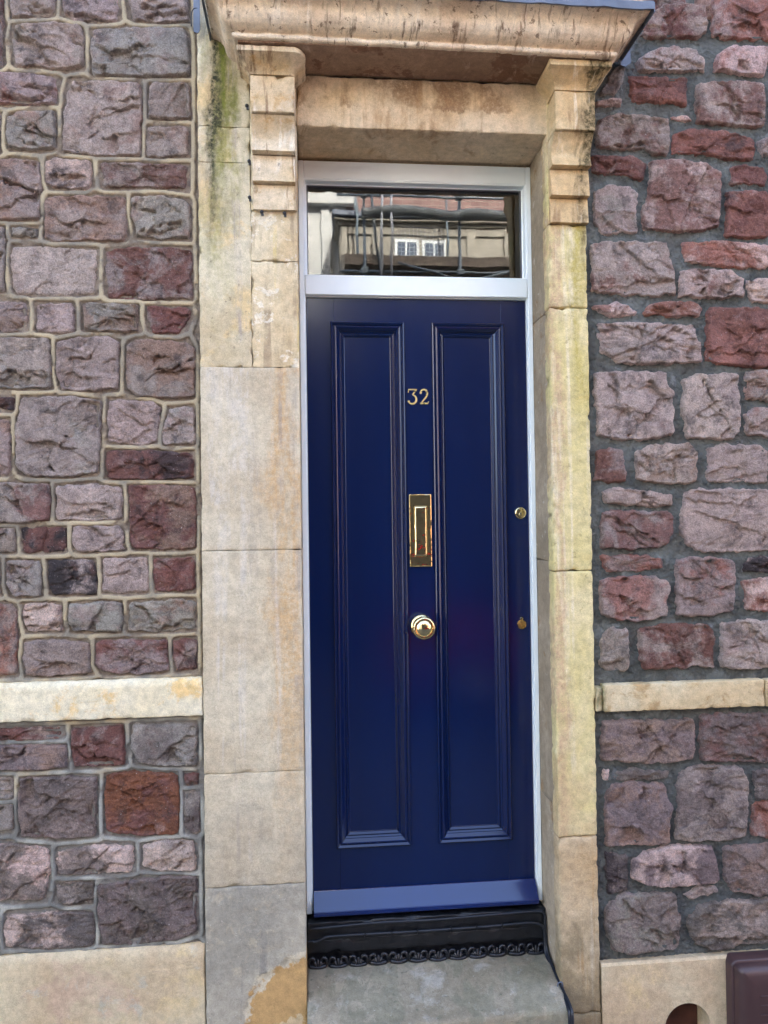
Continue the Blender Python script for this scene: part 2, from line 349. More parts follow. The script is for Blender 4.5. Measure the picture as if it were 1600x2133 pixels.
LEFT_STONES = [
('MR',0.3,1,-1022,3434,-945,3438,-947,3345,-950,3295,-952,3202,-1023,3191),
('MP',0.3,1,-924,3439,-789,3446,-791,3403,-798,3374,-922,3365,-926,3397),
('PK',0.3,1,-765,3447,-595,3456,-598,3371,-651,3366,-733,3362,-763,3379),
('MB',0.3,1.2,-569,3457,-376,3467,-373,3377,-454,3367,-541,3369,-553,3390),
('MG',0.3,1.1,-921,3296,-910,3338,-798,3352,-713,3348,-699,3302,-705,3217,-766,3208,-839,3211,-907,3208),
('GM',0.35,1.5,-676,3331,-561,3345,-387,3353,-375,3321,-372,3201,-472,3193,-604,3191,-669,3191,-681,3265),
('MT',0.4,1.4,-1039,3177,-935,3186,-863,3185,-787,3175,-787,3095,-868,3090,-1039,3085),
('PB',0.35,0.9,-734,3167,-628,3171,-530,3169,-524,3118,-530,2939,-638,2933,-719,2937,-768,2944,-763,3050,-755,3126),
('MG',0.4,1,-493,3170,-377,3175,-371,3064,-452,3059,-502,3063,-503,3119),
('GB',0.4,1.3,-934,3043,-900,3061,-795,3070,-788,3028,-794,2952,-864,2945,-936,2951,-938,3001),
('MG',0.3,1,-1023,3048,-958,3055,-958,2930,-1024,2927),
('MB',0.3,0.6,-508,3031,-380,3036,-379,2944,-453,2935,-509,2935),
('MB',0.4,1.4,-1040,2908,-901,2913,-839,2906,-835,2829,-840,2728,-961,2721,-1040,2719),
('LK',0.5,0.7,-822,2907,-788,2920,-683,2917,-682,2841,-704,2824,-801,2825,-821,2846),
('MR',0.5,0.6,-653,2912,-515,2914,-383,2910,-386,2837,-516,2838,-639,2832,-651,2872),
('BM',0.45,1.1,-823,2795,-720,2802,-578,2802,-574,2717,-579,2662,-705,2664,-802,2655,-828,2670,-822,2733),
('GB',0.3,1.2,-557,2802,-459,2809,-376,2790,-377,2675,-476,2671,-538,2680,-558,2743),
('GK',0.35,0.8,-924,2697,-846,2696,-848,2669,-922,2672),
('GM',0.4,1.1,-1025,2700,-949,2702,-946,2606,-949,2494,-1026,2493),
('PM',0.15,0.35,-922,2636,-802,2641,-665,2633,-674,2494,-783,2486,-911,2490,-928,2532,-930,2607),
('RG',0.45,0.7,-636,2629,-600,2641,-435,2646,-373,2641,-370,2482,-498,2478,-629,2478,-639,2537),
('MB',0.35,1.1,-1026,2472,-887,2464,-877,2420,-884,2374,-939,2367,-1026,2369),
('PM',0.3,0.4,-849,2460,-747,2464,-737,2443,-739,2372,-804,2368,-850,2373),
('GB',0.35,1.3,-710,2462,-540,2462,-544,2403,-540,2374,-707,2374),
('RG',0.25,0.8,-511,2456,-379,2452,-375,2426,-421,2368,-495,2372,-515,2425),
('MG',0.35,1.2,-1026,2348,-927,2351,-816,2348,-808,2275,-811,2196,-904,2194,-1027,2199),
('MP',0.4,1.1,-788,2334,-739,2353,-626,2356,-600,2335,-607,2192,-684,2186,-773,2190,-792,2242),
('BG',0.4,1.5,-577,2327,-545,2350,-396,2341,-366,2320,-367,2168,-439,2161,-538,2169,-576,2192),
('KR',0.4,0.6,-1027,2168,-920,2164,-921,2125,-1027,2121),
('MB',0.3,1,-1027,2092,-935,2092,-931,2042,-934,1943,-945,1919,-1028,1919),
('MG',0.35,1.3,-897,2162,-741,2167,-656,2150,-660,2088,-666,1929,-766,1915,-886,1918,-914,1951,-913,2067),
('PM',0.3,0.5,-632,2155,-501,2153,-473,2130,-486,2024,-539,2014,-633,2021,-636,2109),
('PG',0.4,0.8,-448,2130,-369,2134,-368,2020,-461,2012,-469,2041),
('RK',0.45,0.8,-645,1996,-523,1997,-371,1986,-369,1906,-503,1905,-641,1908),
('MR',0.4,1.2,-1028,1896,-934,1896,-819,1891,-813,1841,-819,1779,-907,1774,-1029,1773),
('PM',0.3,0.6,-795,1886,-686,1889,-593,1880,-596,1780,-687,1777,-795,1779),
('RB',0.35,0.8,-577,1884,-483,1886,-372,1880,-364,1794,-369,1689,-411,1681,-554,1686,-572,1713,-569,1817),
('MG',0.3,0.8,-1029,1759,-923,1755,-915,1727,-921,1681,-1029,1679),
('KR',0.55,0.5,-901,1757,-763,1757,-762,1712,-772,1679,-887,1677,-901,1710),
('PM',0.35,0.8,-747,1759,-606,1759,-588,1730,-590,1680,-728,1678,-748,1707),
('GM',0.4,1,-943,1655,-848,1653,-840,1593,-844,1544,-928,1544,-943,1583),
('KP',0.35,0.5,-820,1653,-680,1652,-672,1590,-678,1545,-809,1547,-820,1593),
('PM',0.35,0.5,-655,1658,-521,1658,-514,1629,-518,1549,-608,1547,-656,1552),
('RG',0.3,0.5,-497,1653,-374,1655,-371,1550,-490,1549,-500,1595),
('GM',0.4,0.8,-1029,1663,-967,1660,-965,1551,-1030,1544),
('TM',0.45,0.5,-1030,1524,-932,1519,-916,1500,-913,1304,-1031,1295),
('LR',0.45,1,-894,1518,-809,1521,-781,1512,-779,1435,-881,1434,-896,1471),
('GM',0.4,1.5,-757,1515,-656,1521,-600,1514,-594,1464,-603,1427,-745,1432,-761,1476),
('GB',0.3,1.4,-576,1513,-445,1523,-371,1517,-370,1429,-487,1424,-578,1428),
('MB',0.3,1,-893,1401,-809,1405,-698,1394,-694,1301,-810,1294,-886,1297,-899,1348),
('RM',0.45,0.9,-677,1398,-568,1399,-458,1394,-457,1298,-549,1292,-642,1299,-682,1325),
('RM',0.45,0.8,-442,1393,-368,1397,-369,1299,-431,1297,-442,1356),
('RP',0.25,0.9,-1042,1136,-895,1136,-779,1131,-771,1108,-786,1096,-895,1098,-1043,1106),
('NB',0.3,1.1,-1043,1088,-846,1083,-767,1077,-765,1008,-871,1005,-1043,1015),
('RP',0.35,0.9,-751,1130,-601,1130,-593,1091,-594,1008,-672,1009,-742,1009,-754,1072),
('GD',0.35,1.3,-568,1134,-443,1132,-369,1129,-370,999,-470,1003,-551,1014,-571,1064),
('GM',0.3,1,-1043,987,-931,982,-928,921,-1043,911),
('GT',0.3,1,-1044,901,-931,901,-929,824,-1044,820),
('ND',0.35,1.5,-908,981,-772,980,-677,971,-680,889,-686,791,-798,792,-907,803,-914,900),
('RO',0.6,0.7,-647,980,-572,987,-434,973,-425,887,-431,786,-548,787,-648,805,-655,887),
('RD',0.4,0.6,-411,975,-365,970,-368,936,-404,935),
('DG',0.4,0.7,-412,917,-361,918,-359,790,-375,776,-413,793),
('LD',0.5,0.8,-1044,777,-932,779,-823,760,-819,691,-839,603,-1045,613),
('LD',0.6,0.8,-801,751,-694,761,-573,757,-566,718,-574,675,-694,674,-801,678,-806,716),
('LP',0.3,1.2,-538,753,-472,770,-385,761,-375,708,-381,667,-493,676,-538,691),
('DM',0.4,0.9,-799,652,-690,648,-690,582,-775,584,-802,604),
('ND',0.45,1.5,-675,637,-574,647,-447,655,-376,646,-375,480,-434,458,-561,451,-666,458,-680,556),
('DL',0.4,0.8,-955,562,-824,564,-690,556,-681,500,-696,450,-825,453,-953,466,-960,517),
('DG',0.4,0.8,-1045,578,-977,574,-977,453,-1045,452)]
RIGHT_STONES = [
('RM',0.45,1.1,1137,3404,1163,3455,1207,3507,1280,3517,1361,3510,1371,3465,1364,3419,1333,3399,1273,3402,1205,3395,1154,3392),
('TP',0.4,0.9,1386,3524,1445,3569,1686,3582,1682,3408,1576,3406,1441,3406,1390,3416,1389,3478),
('PT',0.25,1,1118,3312,1170,3352,1247,3365,1332,3355,1357,3323,1357,3289,1288,3282,1211,3281,1126,3279),
('LT',0.3,1.2,1398,3308,1410,3354,1458,3377,1585,3379,1590,3333,1574,3286,1512,3279,1452,3289,1398,3291),
('RT',0.5,0.6,1083,3259,1202,3262,1300,3262,1291,3212,1292,3168,1234,3176,1158,3174,1098,3171,1095,3221),
('PR',0.5,0.9,1326,3242,1390,3251,1503,3258,1564,3248,1572,3194,1570,3106,1500,3101,1413,3111,1331,3108,1327,3184),
('LB',0.4,0.5,968,3166,1048,3181,1063,3174,1056,3161,972,3150),
('MR',0.35,1.4,965,3035,982,3109,1047,3130,1106,3130,1157,3120,1225,3118,1230,3056,1227,3019,1214,2994,1171,2995,1129,3016,1070,3010,965,3011),
('TR',0.5,0.9,1239,3007,1253,3070,1297,3086,1413,3084,1525,3064,1537,3029,1528,2992,1432,2986,1359,3003,1239,2999),
('MP',0.3,0.8,1547,3055,1577,3064,1630,3062,1628,2999,1558,3001),
('TL',0.4,0.4,1237,3123,1285,3131,1308,3119,1276,3113),
('RM',0.3,0.8,956,2982,1040,2984,1095,2984,1149,2959,1129,2905,1068,2920,1005,2922,955,2933),
('PR',0.55,0.9,1158,2972,1269,2979,1367,2966,1409,2938,1403,2855,1397,2760,1345,2742,1272,2732,1200,2734,1132,2741,1133,2807,1156,2889),
('RM',0.3,0.7,1442,2960,1497,2968,1566,2964,1576,2935,1565,2901,1443,2902),
('PG',0.4,1,962,2864,1009,2885,1084,2885,1111,2855,1103,2785,1107,2728,1043,2727,997,2718,964,2749,957,2810),
('RT',0.5,0.8,1430,2872,1495,2878,1577,2876,1576,2722,1491,2720,1422,2725,1430,2802),
('MR',0.4,0.8,1601,2969,1671,2967,1670,2900,1600,2898),
('MG',0.4,0.8,1608,2873,1669,2879,1666,2724,1604,2727),
('MP',0.4,0.8,1615,3376,1681,3383,1679,3290,1613,3283),
('GP',0.4,0.8,1599,3249,1678,3257,1675,3114,1596,3107),
('DG',0.4,0.7,989,3196,1037,3276,1067,3306,1075,3277,1062,3236,1040,3194),
('PR',0.35,0.8,948,2680,1001,2695,1064,2697,1148,2694,1212,2698,1219,2661,1231,2616,1238,2522,1161,2514,1060,2515,948,2525,947,2590),
('TL',0.45,0.8,1272,2645,1271,2695,1340,2702,1447,2703,1560,2693,1665,2695,1663,2620,1532,2613,1424,2619,1274,2629),
('PR',0.2,1,1255,2538,1261,2596,1316,2605,1441,2603,1479,2571,1480,2513,1379,2511,1259,2512),
('LP',0.4,0.7,1494,2571,1557,2576,1618,2573,1617,2498,1501,2499),
('LT',0.35,1.2,955,2473,1030,2486,1072,2478,1099,2458,1088,2444,1017,2443,971,2453),
('TL',0.4,0.9,1126,2451,1152,2484,1212,2495,1297,2494,1335,2478,1321,2445,1228,2446),
('PM',0.4,1.3,966,2416,1058,2421,1185,2417,1300,2416,1307,2379,1324,2354,1329,2285,1250,2284,1123,2281,1031,2285,977,2319,968,2367),
('TR',0.6,0.9,1352,2474,1520,2476,1660,2474,1655,2283,1559,2270,1451,2277,1348,2293,1346,2371),
('PM',0.4,0.9,951,2250,1013,2258,1198,2253,1202,2210,1222,2186,1219,2043,1135,2027,1042,2025,959,2044,953,2145),
('PM',0.35,0.8,1261,2223,1309,2248,1450,2246,1455,2166,1454,2051,1433,2030,1347,2027,1270,2035,1257,2125),
('BG',0.4,0.7,1485,2257,1533,2263,1655,2264,1652,2158,1548,2158,1487,2166,1480,2207),
('PT',0.4,1.1,1473,2108,1512,2133,1652,2137,1649,2042,1562,2034,1484,2043),
('RM',0.4,0.4,954,1987,1008,1995,1044,1987,1049,1938,1052,1886,985,1884,944,1891,951,1943),
('PB',0.45,0.8,1088,1983,1155,2007,1282,2015,1303,1982,1301,1888,1250,1876,1174,1877,1090,1890),
('PM',0.3,0.5,1342,1998,1389,2006,1527,2005,1557,1981,1554,1878,1429,1881,1337,1884),
('MP',0.3,0.5,1587,2001,1648,2001,1646,1881,1585,1882),
('PM',0.35,1.1,970,1854,1027,1864,1098,1853,1215,1840,1210,1803,1130,1802,1055,1805,984,1812),
('MR',0.5,1.1,967,1782,1025,1787,1206,1781,1213,1726,1195,1670,1148,1662,1064,1656,965,1665,964,1722),
('PM',0.35,0.7,1257,1831,1283,1855,1429,1856,1645,1850,1640,1646,1532,1646,1424,1644,1309,1644,1262,1669,1242,1726,1248,1791),
('TM',0.45,0.5,964,1637,1106,1637,1175,1626,1172,1593,1076,1585,976,1581),
('MT',0.5,1.1,954,1553,1021,1566,1146,1565,1192,1544,1196,1516,1183,1484,1184,1431,1106,1419,1039,1421,962,1437),
('MT',0.25,0.9,1225,1621,1295,1625,1423,1617,1426,1544,1415,1442,1317,1428,1224,1432,1221,1528),
('KL',0.4,0.8,1466,1600,1501,1624,1639,1622,1638,1568,1534,1574,1465,1576),
('TL',0.5,0.7,1456,1543,1551,1551,1638,1548,1635,1437,1540,1439,1467,1445,1464,1502),
('MG',0.4,0.8,957,1361,980,1392,1047,1393,1052,1330,1048,1254,973,1253,951,1277,958,1321),
('RM',0.45,0.9,1086,1390,1181,1403,1325,1400,1352,1375,1348,1318,1347,1249,1288,1263,1245,1256,1107,1256,1089,1293),
('PM',0.35,0.8,1376,1406,1483,1408,1634,1404,1631,1248,1544,1247,1436,1246,1373,1256),
('NB',0.45,1,955,1085,1038,1087,1187,1081,1268,1084,1278,1028,1265,949,1161,942,1075,945,955,961,951,1019),
('NR',0.4,1,1297,1091,1385,1096,1621,1085,1617,931,1440,933,1300,944,1293,1017),
('LP',0.4,0.4,958,929,977,922,977,889,957,890),
('DG',0.35,0.6,1003,918,1074,924,1183,913,1180,886,1079,888,1000,888),
('NB',0.4,0.9,985,870,1045,884,1165,865,1173,823,1190,795,1180,746,1173,675,1104,673,961,677,957,757,962,844),
('NM',0.45,0.8,1215,898,1265,924,1440,913,1462,854,1454,788,1449,688,1376,675,1259,676,1199,687,1209,772),
('DM',0.4,0.7,1475,904,1617,900,1614,800,1490,805),
('TM',0.5,0.7,1481,792,1614,788,1611,669,1469,679),
('KD',0.5,0.5,955,653,1032,638,1032,524,964,517),
('NL',0.45,1.1,1054,615,1086,646,1178,663,1329,658,1339,605,1347,550,1332,534,1175,529,1101,539,1050,561),
('NB',0.4,1,1369,653,1492,652,1611,643,1607,490,1489,483,1389,503,1367,548),
('PL',0.3,0.5,1227,496,1279,520,1343,517,1346,503,1255,483),
('NG',0.35,1.1,955,479,1026,513,1198,503,1208,426,1200,322,1102,323,1045,316,975,331,953,403),
('DM',0.4,1.3,1242,424,1284,465,1389,470,1606,460,1603,318,1426,324,1344,307,1264,329,1242,391)]

# ------------------------------------------------------------------ objects
def empty(name, loc, label, cat, group=None):
    o = bpy.data.objects.new(name, None)
    o.location = loc
    o.empty_display_size = 0.1
    C.objects.link(o)
    o['label'] = label
    o['category'] = cat
    if group:
        o['group'] = group
    o['_o'] = list(loc)
    return o
ORG = {}
def link(name, me, mat, parent=None, label=None, kind=None):
    o = bpy.data.objects.new(name, me)
    if mat:
        if me.materials:
            me.materials[0] = mat
        else:
            me.materials.append(mat)
    C.objects.link(o)
    if parent is not None:
        o.parent = parent
        o.matrix_parent_inverse = Matrix.Translation(-world_loc(parent))
    if label:
        o['label'] = label
    if kind:
        o['kind'] = kind
    return o
def world_loc(o):
    v = Vector(o.location)
    # meshes hold world coordinates and sit at a zero offset, so only roots carry a location
    return v if o.parent is None else Vector((0, 0, 0))
def from_arrays(name, V, F, smooth=True):
    me = bpy.data.meshes.new(name)
    me.from_pydata([tuple(v) for v in V], [], F)
    me.update()
    if smooth:
        me.polygons.foreach_set('use_smooth', [True] * len(me.polygons))
    return me
def quads_mesh(name, V, Q, smooth=True):
    """fast path for big all-quad meshes (V n x 3, Q m x 4)"""
    V = np.asarray(V, np.float32); Q = np.asarray(Q, np.int32)
    me = bpy.data.meshes.new(name)
    me.vertices.add(len(V)); me.vertices.foreach_set('co', V.ravel())
    me.loops.add(Q.size); me.loops.foreach_set('vertex_index', Q.ravel())
    me.polygons.add(len(Q)); me.polygons.foreach_set('loop_start', np.arange(0, Q.size, 4, dtype=np.int32))
    me.polygons.foreach_set('use_smooth', np.ones(len(Q), bool) if smooth else np.zeros(len(Q), bool))
    me.update(calc_edges=True)
    return me
def set_attr(me, name, vals):
    at = me.attributes.new(name, 'FLOAT', 'POINT')
    at.data.foreach_set('value', np.asarray(vals, np.float32))

# ------------------------------------------------------------------ noise on arrays
def perlin(x, y, seed):
    x = np.asarray(x, float); y = np.asarray(y, float)
    xi = np.floor(x).astype(np.int64); yi = np.floor(y).astype(np.int64)
    fx = x - xi; fy = y - yi
    def g(ix, iy, dx, dy):
        h = (ix * 374761393 + iy * 668265263 + seed * 144269504) & 0xffffffff
        h = ((h ^ (h >> 13)) * 1274126177) & 0xffffffff
        h = h ^ (h >> 16)
        a = (h & 0xffff) / 65536.0 * 2 * np.pi
        return np.cos(a) * dx + np.sin(a) * dy
    u = fx * fx * fx * (fx * (fx * 6 - 15) + 10); v = fy * fy * fy * (fy * (fy * 6 - 15) + 10)
    a = g(xi, yi, fx, fy) * (1 - u) + g(xi + 1, yi, fx - 1, fy) * u
    b = g(xi, yi + 1, fx, fy - 1) * (1 - u) + g(xi + 1, yi + 1, fx - 1, fy - 1) * u
    return (a * (1 - v) + b * v) * 1.4
def fbm(x, y, wl, octs, seed, gain=0.5):
    s = 0; a = 1.0
    for k in range(octs):
        s = s + a * perlin(x / wl, y / wl, seed + k * 17)
        a *= gain; wl *= 0.5
    return s

# ------------------------------------------------------------------ rock faced stones
def chaikin(p, n=2, q=0.2):
    for _ in range(n):
        nx = np.roll(p, -1, 0)
        p = np.stack([p * (1 - q) + nx * q, p * q + nx * (1 - q)], 1).reshape(-1, 2)
        q = 0.25
    return p
def resample(p, res):
    c = np.vstack([p, p[:1]])
    d = np.hypot(*np.diff(c, axis=0).T)
    s = np.concatenate([[0], np.cumsum(d)])
    n = max(16, int(s[-1] / res))
    t = np.arange(n) / n * s[-1]
    return np.stack([np.interp(t, s, c[:, 0]), np.interp(t, s, c[:, 1])], 1)
def seg_dist(P, poly):
    """unsigned distance of points to the closed polyline and inside mask"""
    best = np.full(len(P), 1e9); ins = np.zeros(len(P), bool)
    n = len(poly)
    for i in range(n):
        a = poly[i]; b = poly[(i + 1) % n]; ab = b - a
        L = ab @ ab + 1e-12
        t = np.clip(((P - a) @ ab) / L, 0, 1)
        q = P - a - t[:, None] * ab
        best = np.minimum(best, q[:, 0] ** 2 + q[:, 1] ** 2)
        cond = ((a[1] > P[:, 1]) != (b[1] > P[:, 1]))
        with np.errstate(divide='ignore', invalid='ignore'):
            xc = (b[0] - a[0]) * (P[:, 1] - a[1]) / (b[1] - a[1] + 1e-15) + a[0]
        ins ^= cond & (P[:, 0] < xc)
    return np.sqrt(best), ins
def stone_mesh(poly, rough, seed, res=0.0042, jag=1.0, grow=0.004):
    rng = np.random.default_rng(seed)
    base = np.asarray(poly, float)
    c0 = base.mean(0)
    base = c0 + (base - c0) * (1 + grow / (np.linalg.norm(base - c0, axis=1)[:, None] + 1e-6))
    base = chaikin(base, 1, 0.06)
    out = resample(base, res)
    nxt = np.roll(out, -1, 0) - np.roll(out, 1, 0)
    nrm = np.stack([nxt[:, 1], -nxt[:, 0]], 1); nrm /= np.linalg.norm(nrm, axis=1)[:, None] + 1e-9
    area = 0.5 * np.sum(out[:, 0] * np.roll(out[:, 1], -1) - np.roll(out[:, 0], -1) * out[:, 1])
    if area < 0:
        nrm = -nrm
    wob = fbm(out[:, 0], out[:, 1], 0.035, 3, seed) * 0.0050 + fbm(out[:, 0], out[:, 1], 0.012, 2, seed + 5) * 0.0016
    out = out + nrm * (wob * jag)[:, None]
    cen = out.mean(0)
    size = out.max(0) - out.min(0)
    rmin = min(size) / 2
    N = len(out)
    rings = max(7, int(rmin / res))
    ts = np.arange(rings) / rings
    P = out[None] + (cen[None, None] - out[None]) * ts[:, None, None]
    P = P.reshape(-1, 2)
    P = np.vstack([P, cen[None]])
    e, _ = seg_dist(P, base)
    rad = (np.concatenate([np.repeat(ts, N), [1.0]])) * np.concatenate([np.tile(np.linalg.norm(out - cen, axis=1), rings), [rmin]])
    e = np.minimum(e + 0.0025, rad)
    x, z = P[:, 0], P[:, 1]
    # overall cushion
    h = 0.006 * (1 - np.exp(-e / 0.0035)) + rough * 0.006 * (1 - np.exp(-e / 0.012))
    # chiselled facets: the lower envelope of a few tilted planes
    fac = np.full(len(P), 1e9)
    for k in range(int(4 + 4 * rough)):
        pc = cen + (rng.random(2) - 0.5) * size * 0.95
        g = rng.normal(0, 0.24, 2) * rough
        fac = np.minimum(fac, rng.uniform(0, 0.006) * rough + (x - pc[0]) * g[0] + (z - pc[1]) * g[1])
    fac = np.clip(fac, -0.022, 0.018)
    lock = np.clip(e / 0.014, 0, 1)
    h = h + fac * lock * min(1.0, rough + 0.1) * 0.6
    # fracture faces: each patch broken along its own plane, meeting its neighbours in little cliffs
    ns = int(np.clip(size[0] * size[1] / 0.0042, 3, 12))
    wx = x + fbm(x, z, 0.05, 3, seed + 61) * 0.014; wz = z + fbm(x, z, 0.05, 3, seed + 67) * 0.014
    sites = cen + (rng.random((ns, 2)) - 0.5) * size
    dd = (wx[:, None] - sites[None, :, 0]) ** 2 + ((wz[:, None] - sites[None, :, 1]) * 1.35) ** 2
    near = dd.argmin(1)
    ga = rng.normal(0, 0.19, (ns, 2)) * rough
    off = rng.uniform(-0.005, 0.005, ns) * rough
    fw = rng.uniform(0.6, 1.5); bw = rng.uniform(0.7, 1.8); rw = rng.uniform(0.2, 1.5)
    h = h + fw * lock * (off[near] + ga[near, 0] * (x - sites[near, 0]) + ga[near, 1] * (z - sites[near, 1]))
    # conchoidal ledges: a sharp break with the ground falling away below it
    for k in range(rng.integers(2, 5) if rough > 0.45 else rng.integers(0, 2)):
        z0 = cen[1] + (rng.random() - 0.55) * size[1] * 0.75
        sl = rng.normal(0, 0.35)
        if rng.random() < 0.2:
            sl = rng.normal(0, 2.0)
        line = z0 + sl * (x - cen[0]) + fbm(x, z * 0 + k * 3.1, 0.06, 3, seed + 31 * k) * 0.02
        s = (z - line) / math.sqrt(1 + sl * sl)
        A = rng.uniform(0.007, 0.019) * rough
        Lh = rng.uniform(0.02, 0.06)
        xc = cen[0] + (rng.random() - 0.5) * size[0] * 0.6
        win = 1 / (1 + np.exp((np.abs(x - xc) - size[0] * rng.uniform(0.15, 0.42)) / (size[0] * 0.05)))
        drop = np.where(s < 0, np.exp(s / Lh), np.exp(-s / 0.0012) * 1.0)
        h = h - A * drop * win * np.clip(e / 0.008, 0, 1) + A * 0.45 * np.where(s >= 0, np.exp(-s / 0.02), 0) * win * lock
    # broken surface
    rid = 1 - np.abs(fbm(x, z * 1.3, 0.05, 3, seed + 3)) * 2
    h = h + rw * lock * rough * (rid - 0.55) * 0.0040
    h = h + bw * lock * (0.35 + 0.65 * rough) * (fbm(x, z * 1.25, 0.016, 4, seed + 9, 0.68) * 0.0036)
    q = np.percentile(h[e > 0.006], 10) if (e > 0.006).any() else 0
    h = np.maximum(h - q + 0.006 + 0.003 * rough, 0.001)
    h = 0.0012 + 0.024 * np.tanh(h / 0.024) * (1 - np.exp(-e / 0.0022))
    y = -h
    rim = np.exp(-np.maximum(e - 0.0005, 0) / 0.006)
    V = np.stack([x, y, z], 1)
    back = np.stack([out[:, 0] + nrm[:, 0] * 0.004, np.full(N, 0.014), out[:, 1] + nrm[:, 1] * 0.004], 1)
    V = np.vstack([V, back])
    c_i = rings * N; b_i = c_i + 1
    i = np.arange(N); j = (i + 1) % N
    Q = []
    sgn = area > 0
    def quad(a, b, c, d):
        Q.append(np.stack([a, b, c, d] if sgn else [d, c, b, a], 1))
    quad(b_i + i, b_i + j, j, i)
    for r in range(rings - 1):
        quad(r * N + i, r * N + j, (r + 1) * N + j, (r + 1) * N + i)
    Q = np.vstack(Q)
    me = bpy.data.meshes.new('stone')
    T = np.stack([(rings - 1) * N + i, (rings - 1) * N + j, np.full(N, c_i)], 1)
    if not sgn:
        T = T[:, ::-1]
    loops = np.concatenate([Q.ravel(), T.ravel()]).astype(np.int32)
    starts = np.concatenate([np.arange(0, Q.size, 4), Q.size + np.arange(0, T.size, 3)]).astype(np.int32)
    me.vertices.add(len(V)); me.vertices.foreach_set('co', V.astype(np.float32).ravel())
    me.loops.add(len(loops)); me.loops.foreach_set('vertex_index', loops)
    me.polygons.add(len(starts)); me.polygons.foreach_set('loop_start', starts)
    me.polygons.foreach_set('use_smooth', np.ones(len(starts), bool))
    me.update(calc_edges=True)
    set_attr(me, 'rim', np.concatenate([rim, np.ones(N)]))
    return me

TONES = {'N': (140, 122, 116), 'M': (172, 152, 141), 'P': (191, 169, 157), 'G': (166, 154, 142), 'B': (162, 132, 115), 'R': (131, 90, 80), 'K': (71, 61, 61),
         'O': (142, 88, 61), 'L': (223, 194, 180), 'D': (124, 111, 103), 'T': (162, 111, 96)}
def add_stone(poly, tones, patch, rough, seed, parent, lime, shift=0.0, res=0.0042, jag=1.0):
    rng = random.Random(seed)
    me = stone_mesh(poly, rough, seed, res, jag)
    o = link('stone', me, M['rubble'], parent)
    o.location.y += shift
    def vary(c):
        k = rng.uniform(0.9, 1.1)
        return [v * k * rng.uniform(0.97, 1.03) for v in lin(c)]
    o['tone_a'] = vary(TONES[tones[0]])
    o['tone_b'] = vary(TONES[tones[1]])
    o['patch'] = patch
    o['lime'] = lime
    return o
def filler(x0, x1, z0, z1, seed, gap=0.02):
    """coursed rubble for the stretch of wall beside the traced part"""
    rng = random.Random(seed)
    out = []
    z = z0 + gap / 2
    while z < z1 - 0.05:
        hh = min(rng.choice([0.09, 0.13, 0.17, 0.2]), z1 - z - gap / 2)
        if z1 - (z + hh) < 0.09:
            hh = z1 - z - gap / 2
        x = x0 + gap / 2
        while x < x1 - 0.03:
            ww = min(rng.uniform(0.12, 0.27), x1 - x - gap / 2)
            if x1 - (x + ww) < 0.1:
                ww = x1 - x - gap / 2
            j = lambda: rng.uniform(-0.008, 0.008)
            p = [(x + j(), z + j()), (x + ww / 2, z + j() / 2), (x + ww + j(), z + j()), (x + ww + j(), z + hh + j()), (x + ww / 2, z + hh + j() / 2), (x + j(), z + hh + j())]
            out.append((rng.choice(['MR', 'MG', 'PM', 'GB', 'PR', 'RG', 'BM', 'MB']), rng.uniform(0.25, 0.5), rng.uniform(0.5, 1.2), p))
            x += ww + gap
        z += hh + gap
    return out
def mortar_mesh(x0, x1, z0, z1, res, polys, mode, seed):
    nx = int((x1 - x0) / res) + 1; nz = int((z1 - z0) / res) + 1
    gx = np.linspace(x0, x1, nx); gz = np.linspace(z0, z1, nz)
    X, Z = np.meshgrid(gx, gz)
    d1 = np.full(X.shape, 0.2); d2 = np.full(X.shape, 0.2)
    for p in polys:
        p = np.asarray(p)
        pad = 0.075
        i0, i1 = np.searchsorted(gx, [p[:, 0].min() - pad, p[:, 0].max() + pad])
        k0, k1 = np.searchsorted(gz, [p[:, 1].min() - pad, p[:, 1].max() + pad])
        if i1 <= i0 or k1 <= k0:
            continue
        sub = np.stack([X[k0:k1, i0:i1].ravel(), Z[k0:k1, i0:i1].ravel()], 1)
        d, ins = seg_dist(sub, p)
        d = np.where(ins, -d, d).reshape(k1 - k0, i1 - i0)
        a = d1[k0:k1, i0:i1]; b = d2[k0:k1, i0:i1]
        b[:] = np.minimum(b, np.maximum(a, d)); a[:] = np.minimum(a, d)
    n = fbm(X, Z, 0.03, 3, seed)
    if mode == 'ribbon':
        wob = fbm(X, Z, 0.12, 2, seed + 4) * 0.005
        med = (d2 - d1) / 2 + np.abs(wob) * 0.6
        rb = np.clip((0.0071 - med) / 0.0016 + 0.5, 0, 1) * np.clip((0.05 - d1) / 0.01, 0, 1)
        brk = np.clip((fbm(X, Z, 0.10, 4, seed + 8) + 0.62) / 0.2, 0, 1)
        rb = rb * (0.25 + 0.75 * brk)
        h = 0.0060 + n * 0.0032 + fbm(X, Z, 0.009, 2, seed + 2) * 0.0016
        h = h * (1 - rb) + (0.0135 + n * 0.0008) * rb
    else:
        rb = np.zeros_like(X)
        smear = np.exp(-np.maximum(d1, 0) / 0.012)
        h = 0.003 + 0.007 * smear * np.clip(0.5 + fbm(X, Z, 0.08, 2, seed + 6), 0, 1) + n * 0.0035 + fbm(X, Z, 0.012, 3, seed + 2) * 0.0030
    h = np.where(d1 < -0.012, 0.0, h)
    V = np.stack([X.ravel(), -h.ravel(), Z.ravel()], 1)
    k, i = np.meshgrid(np.arange(nz - 1), np.arange(nx - 1), indexing='ij')
    a = (k * nx + i).ravel()
    Q = np.stack([a, a + 1, a + nx + 1, a + nx], 1)
    deep = (d1 < -0.02).ravel()
    keep = ~(deep[Q].all(1))
    me = quads_mesh('mortar', V, Q[keep])
    set_attr(me, 'ribbon', rb.ravel())
    return me

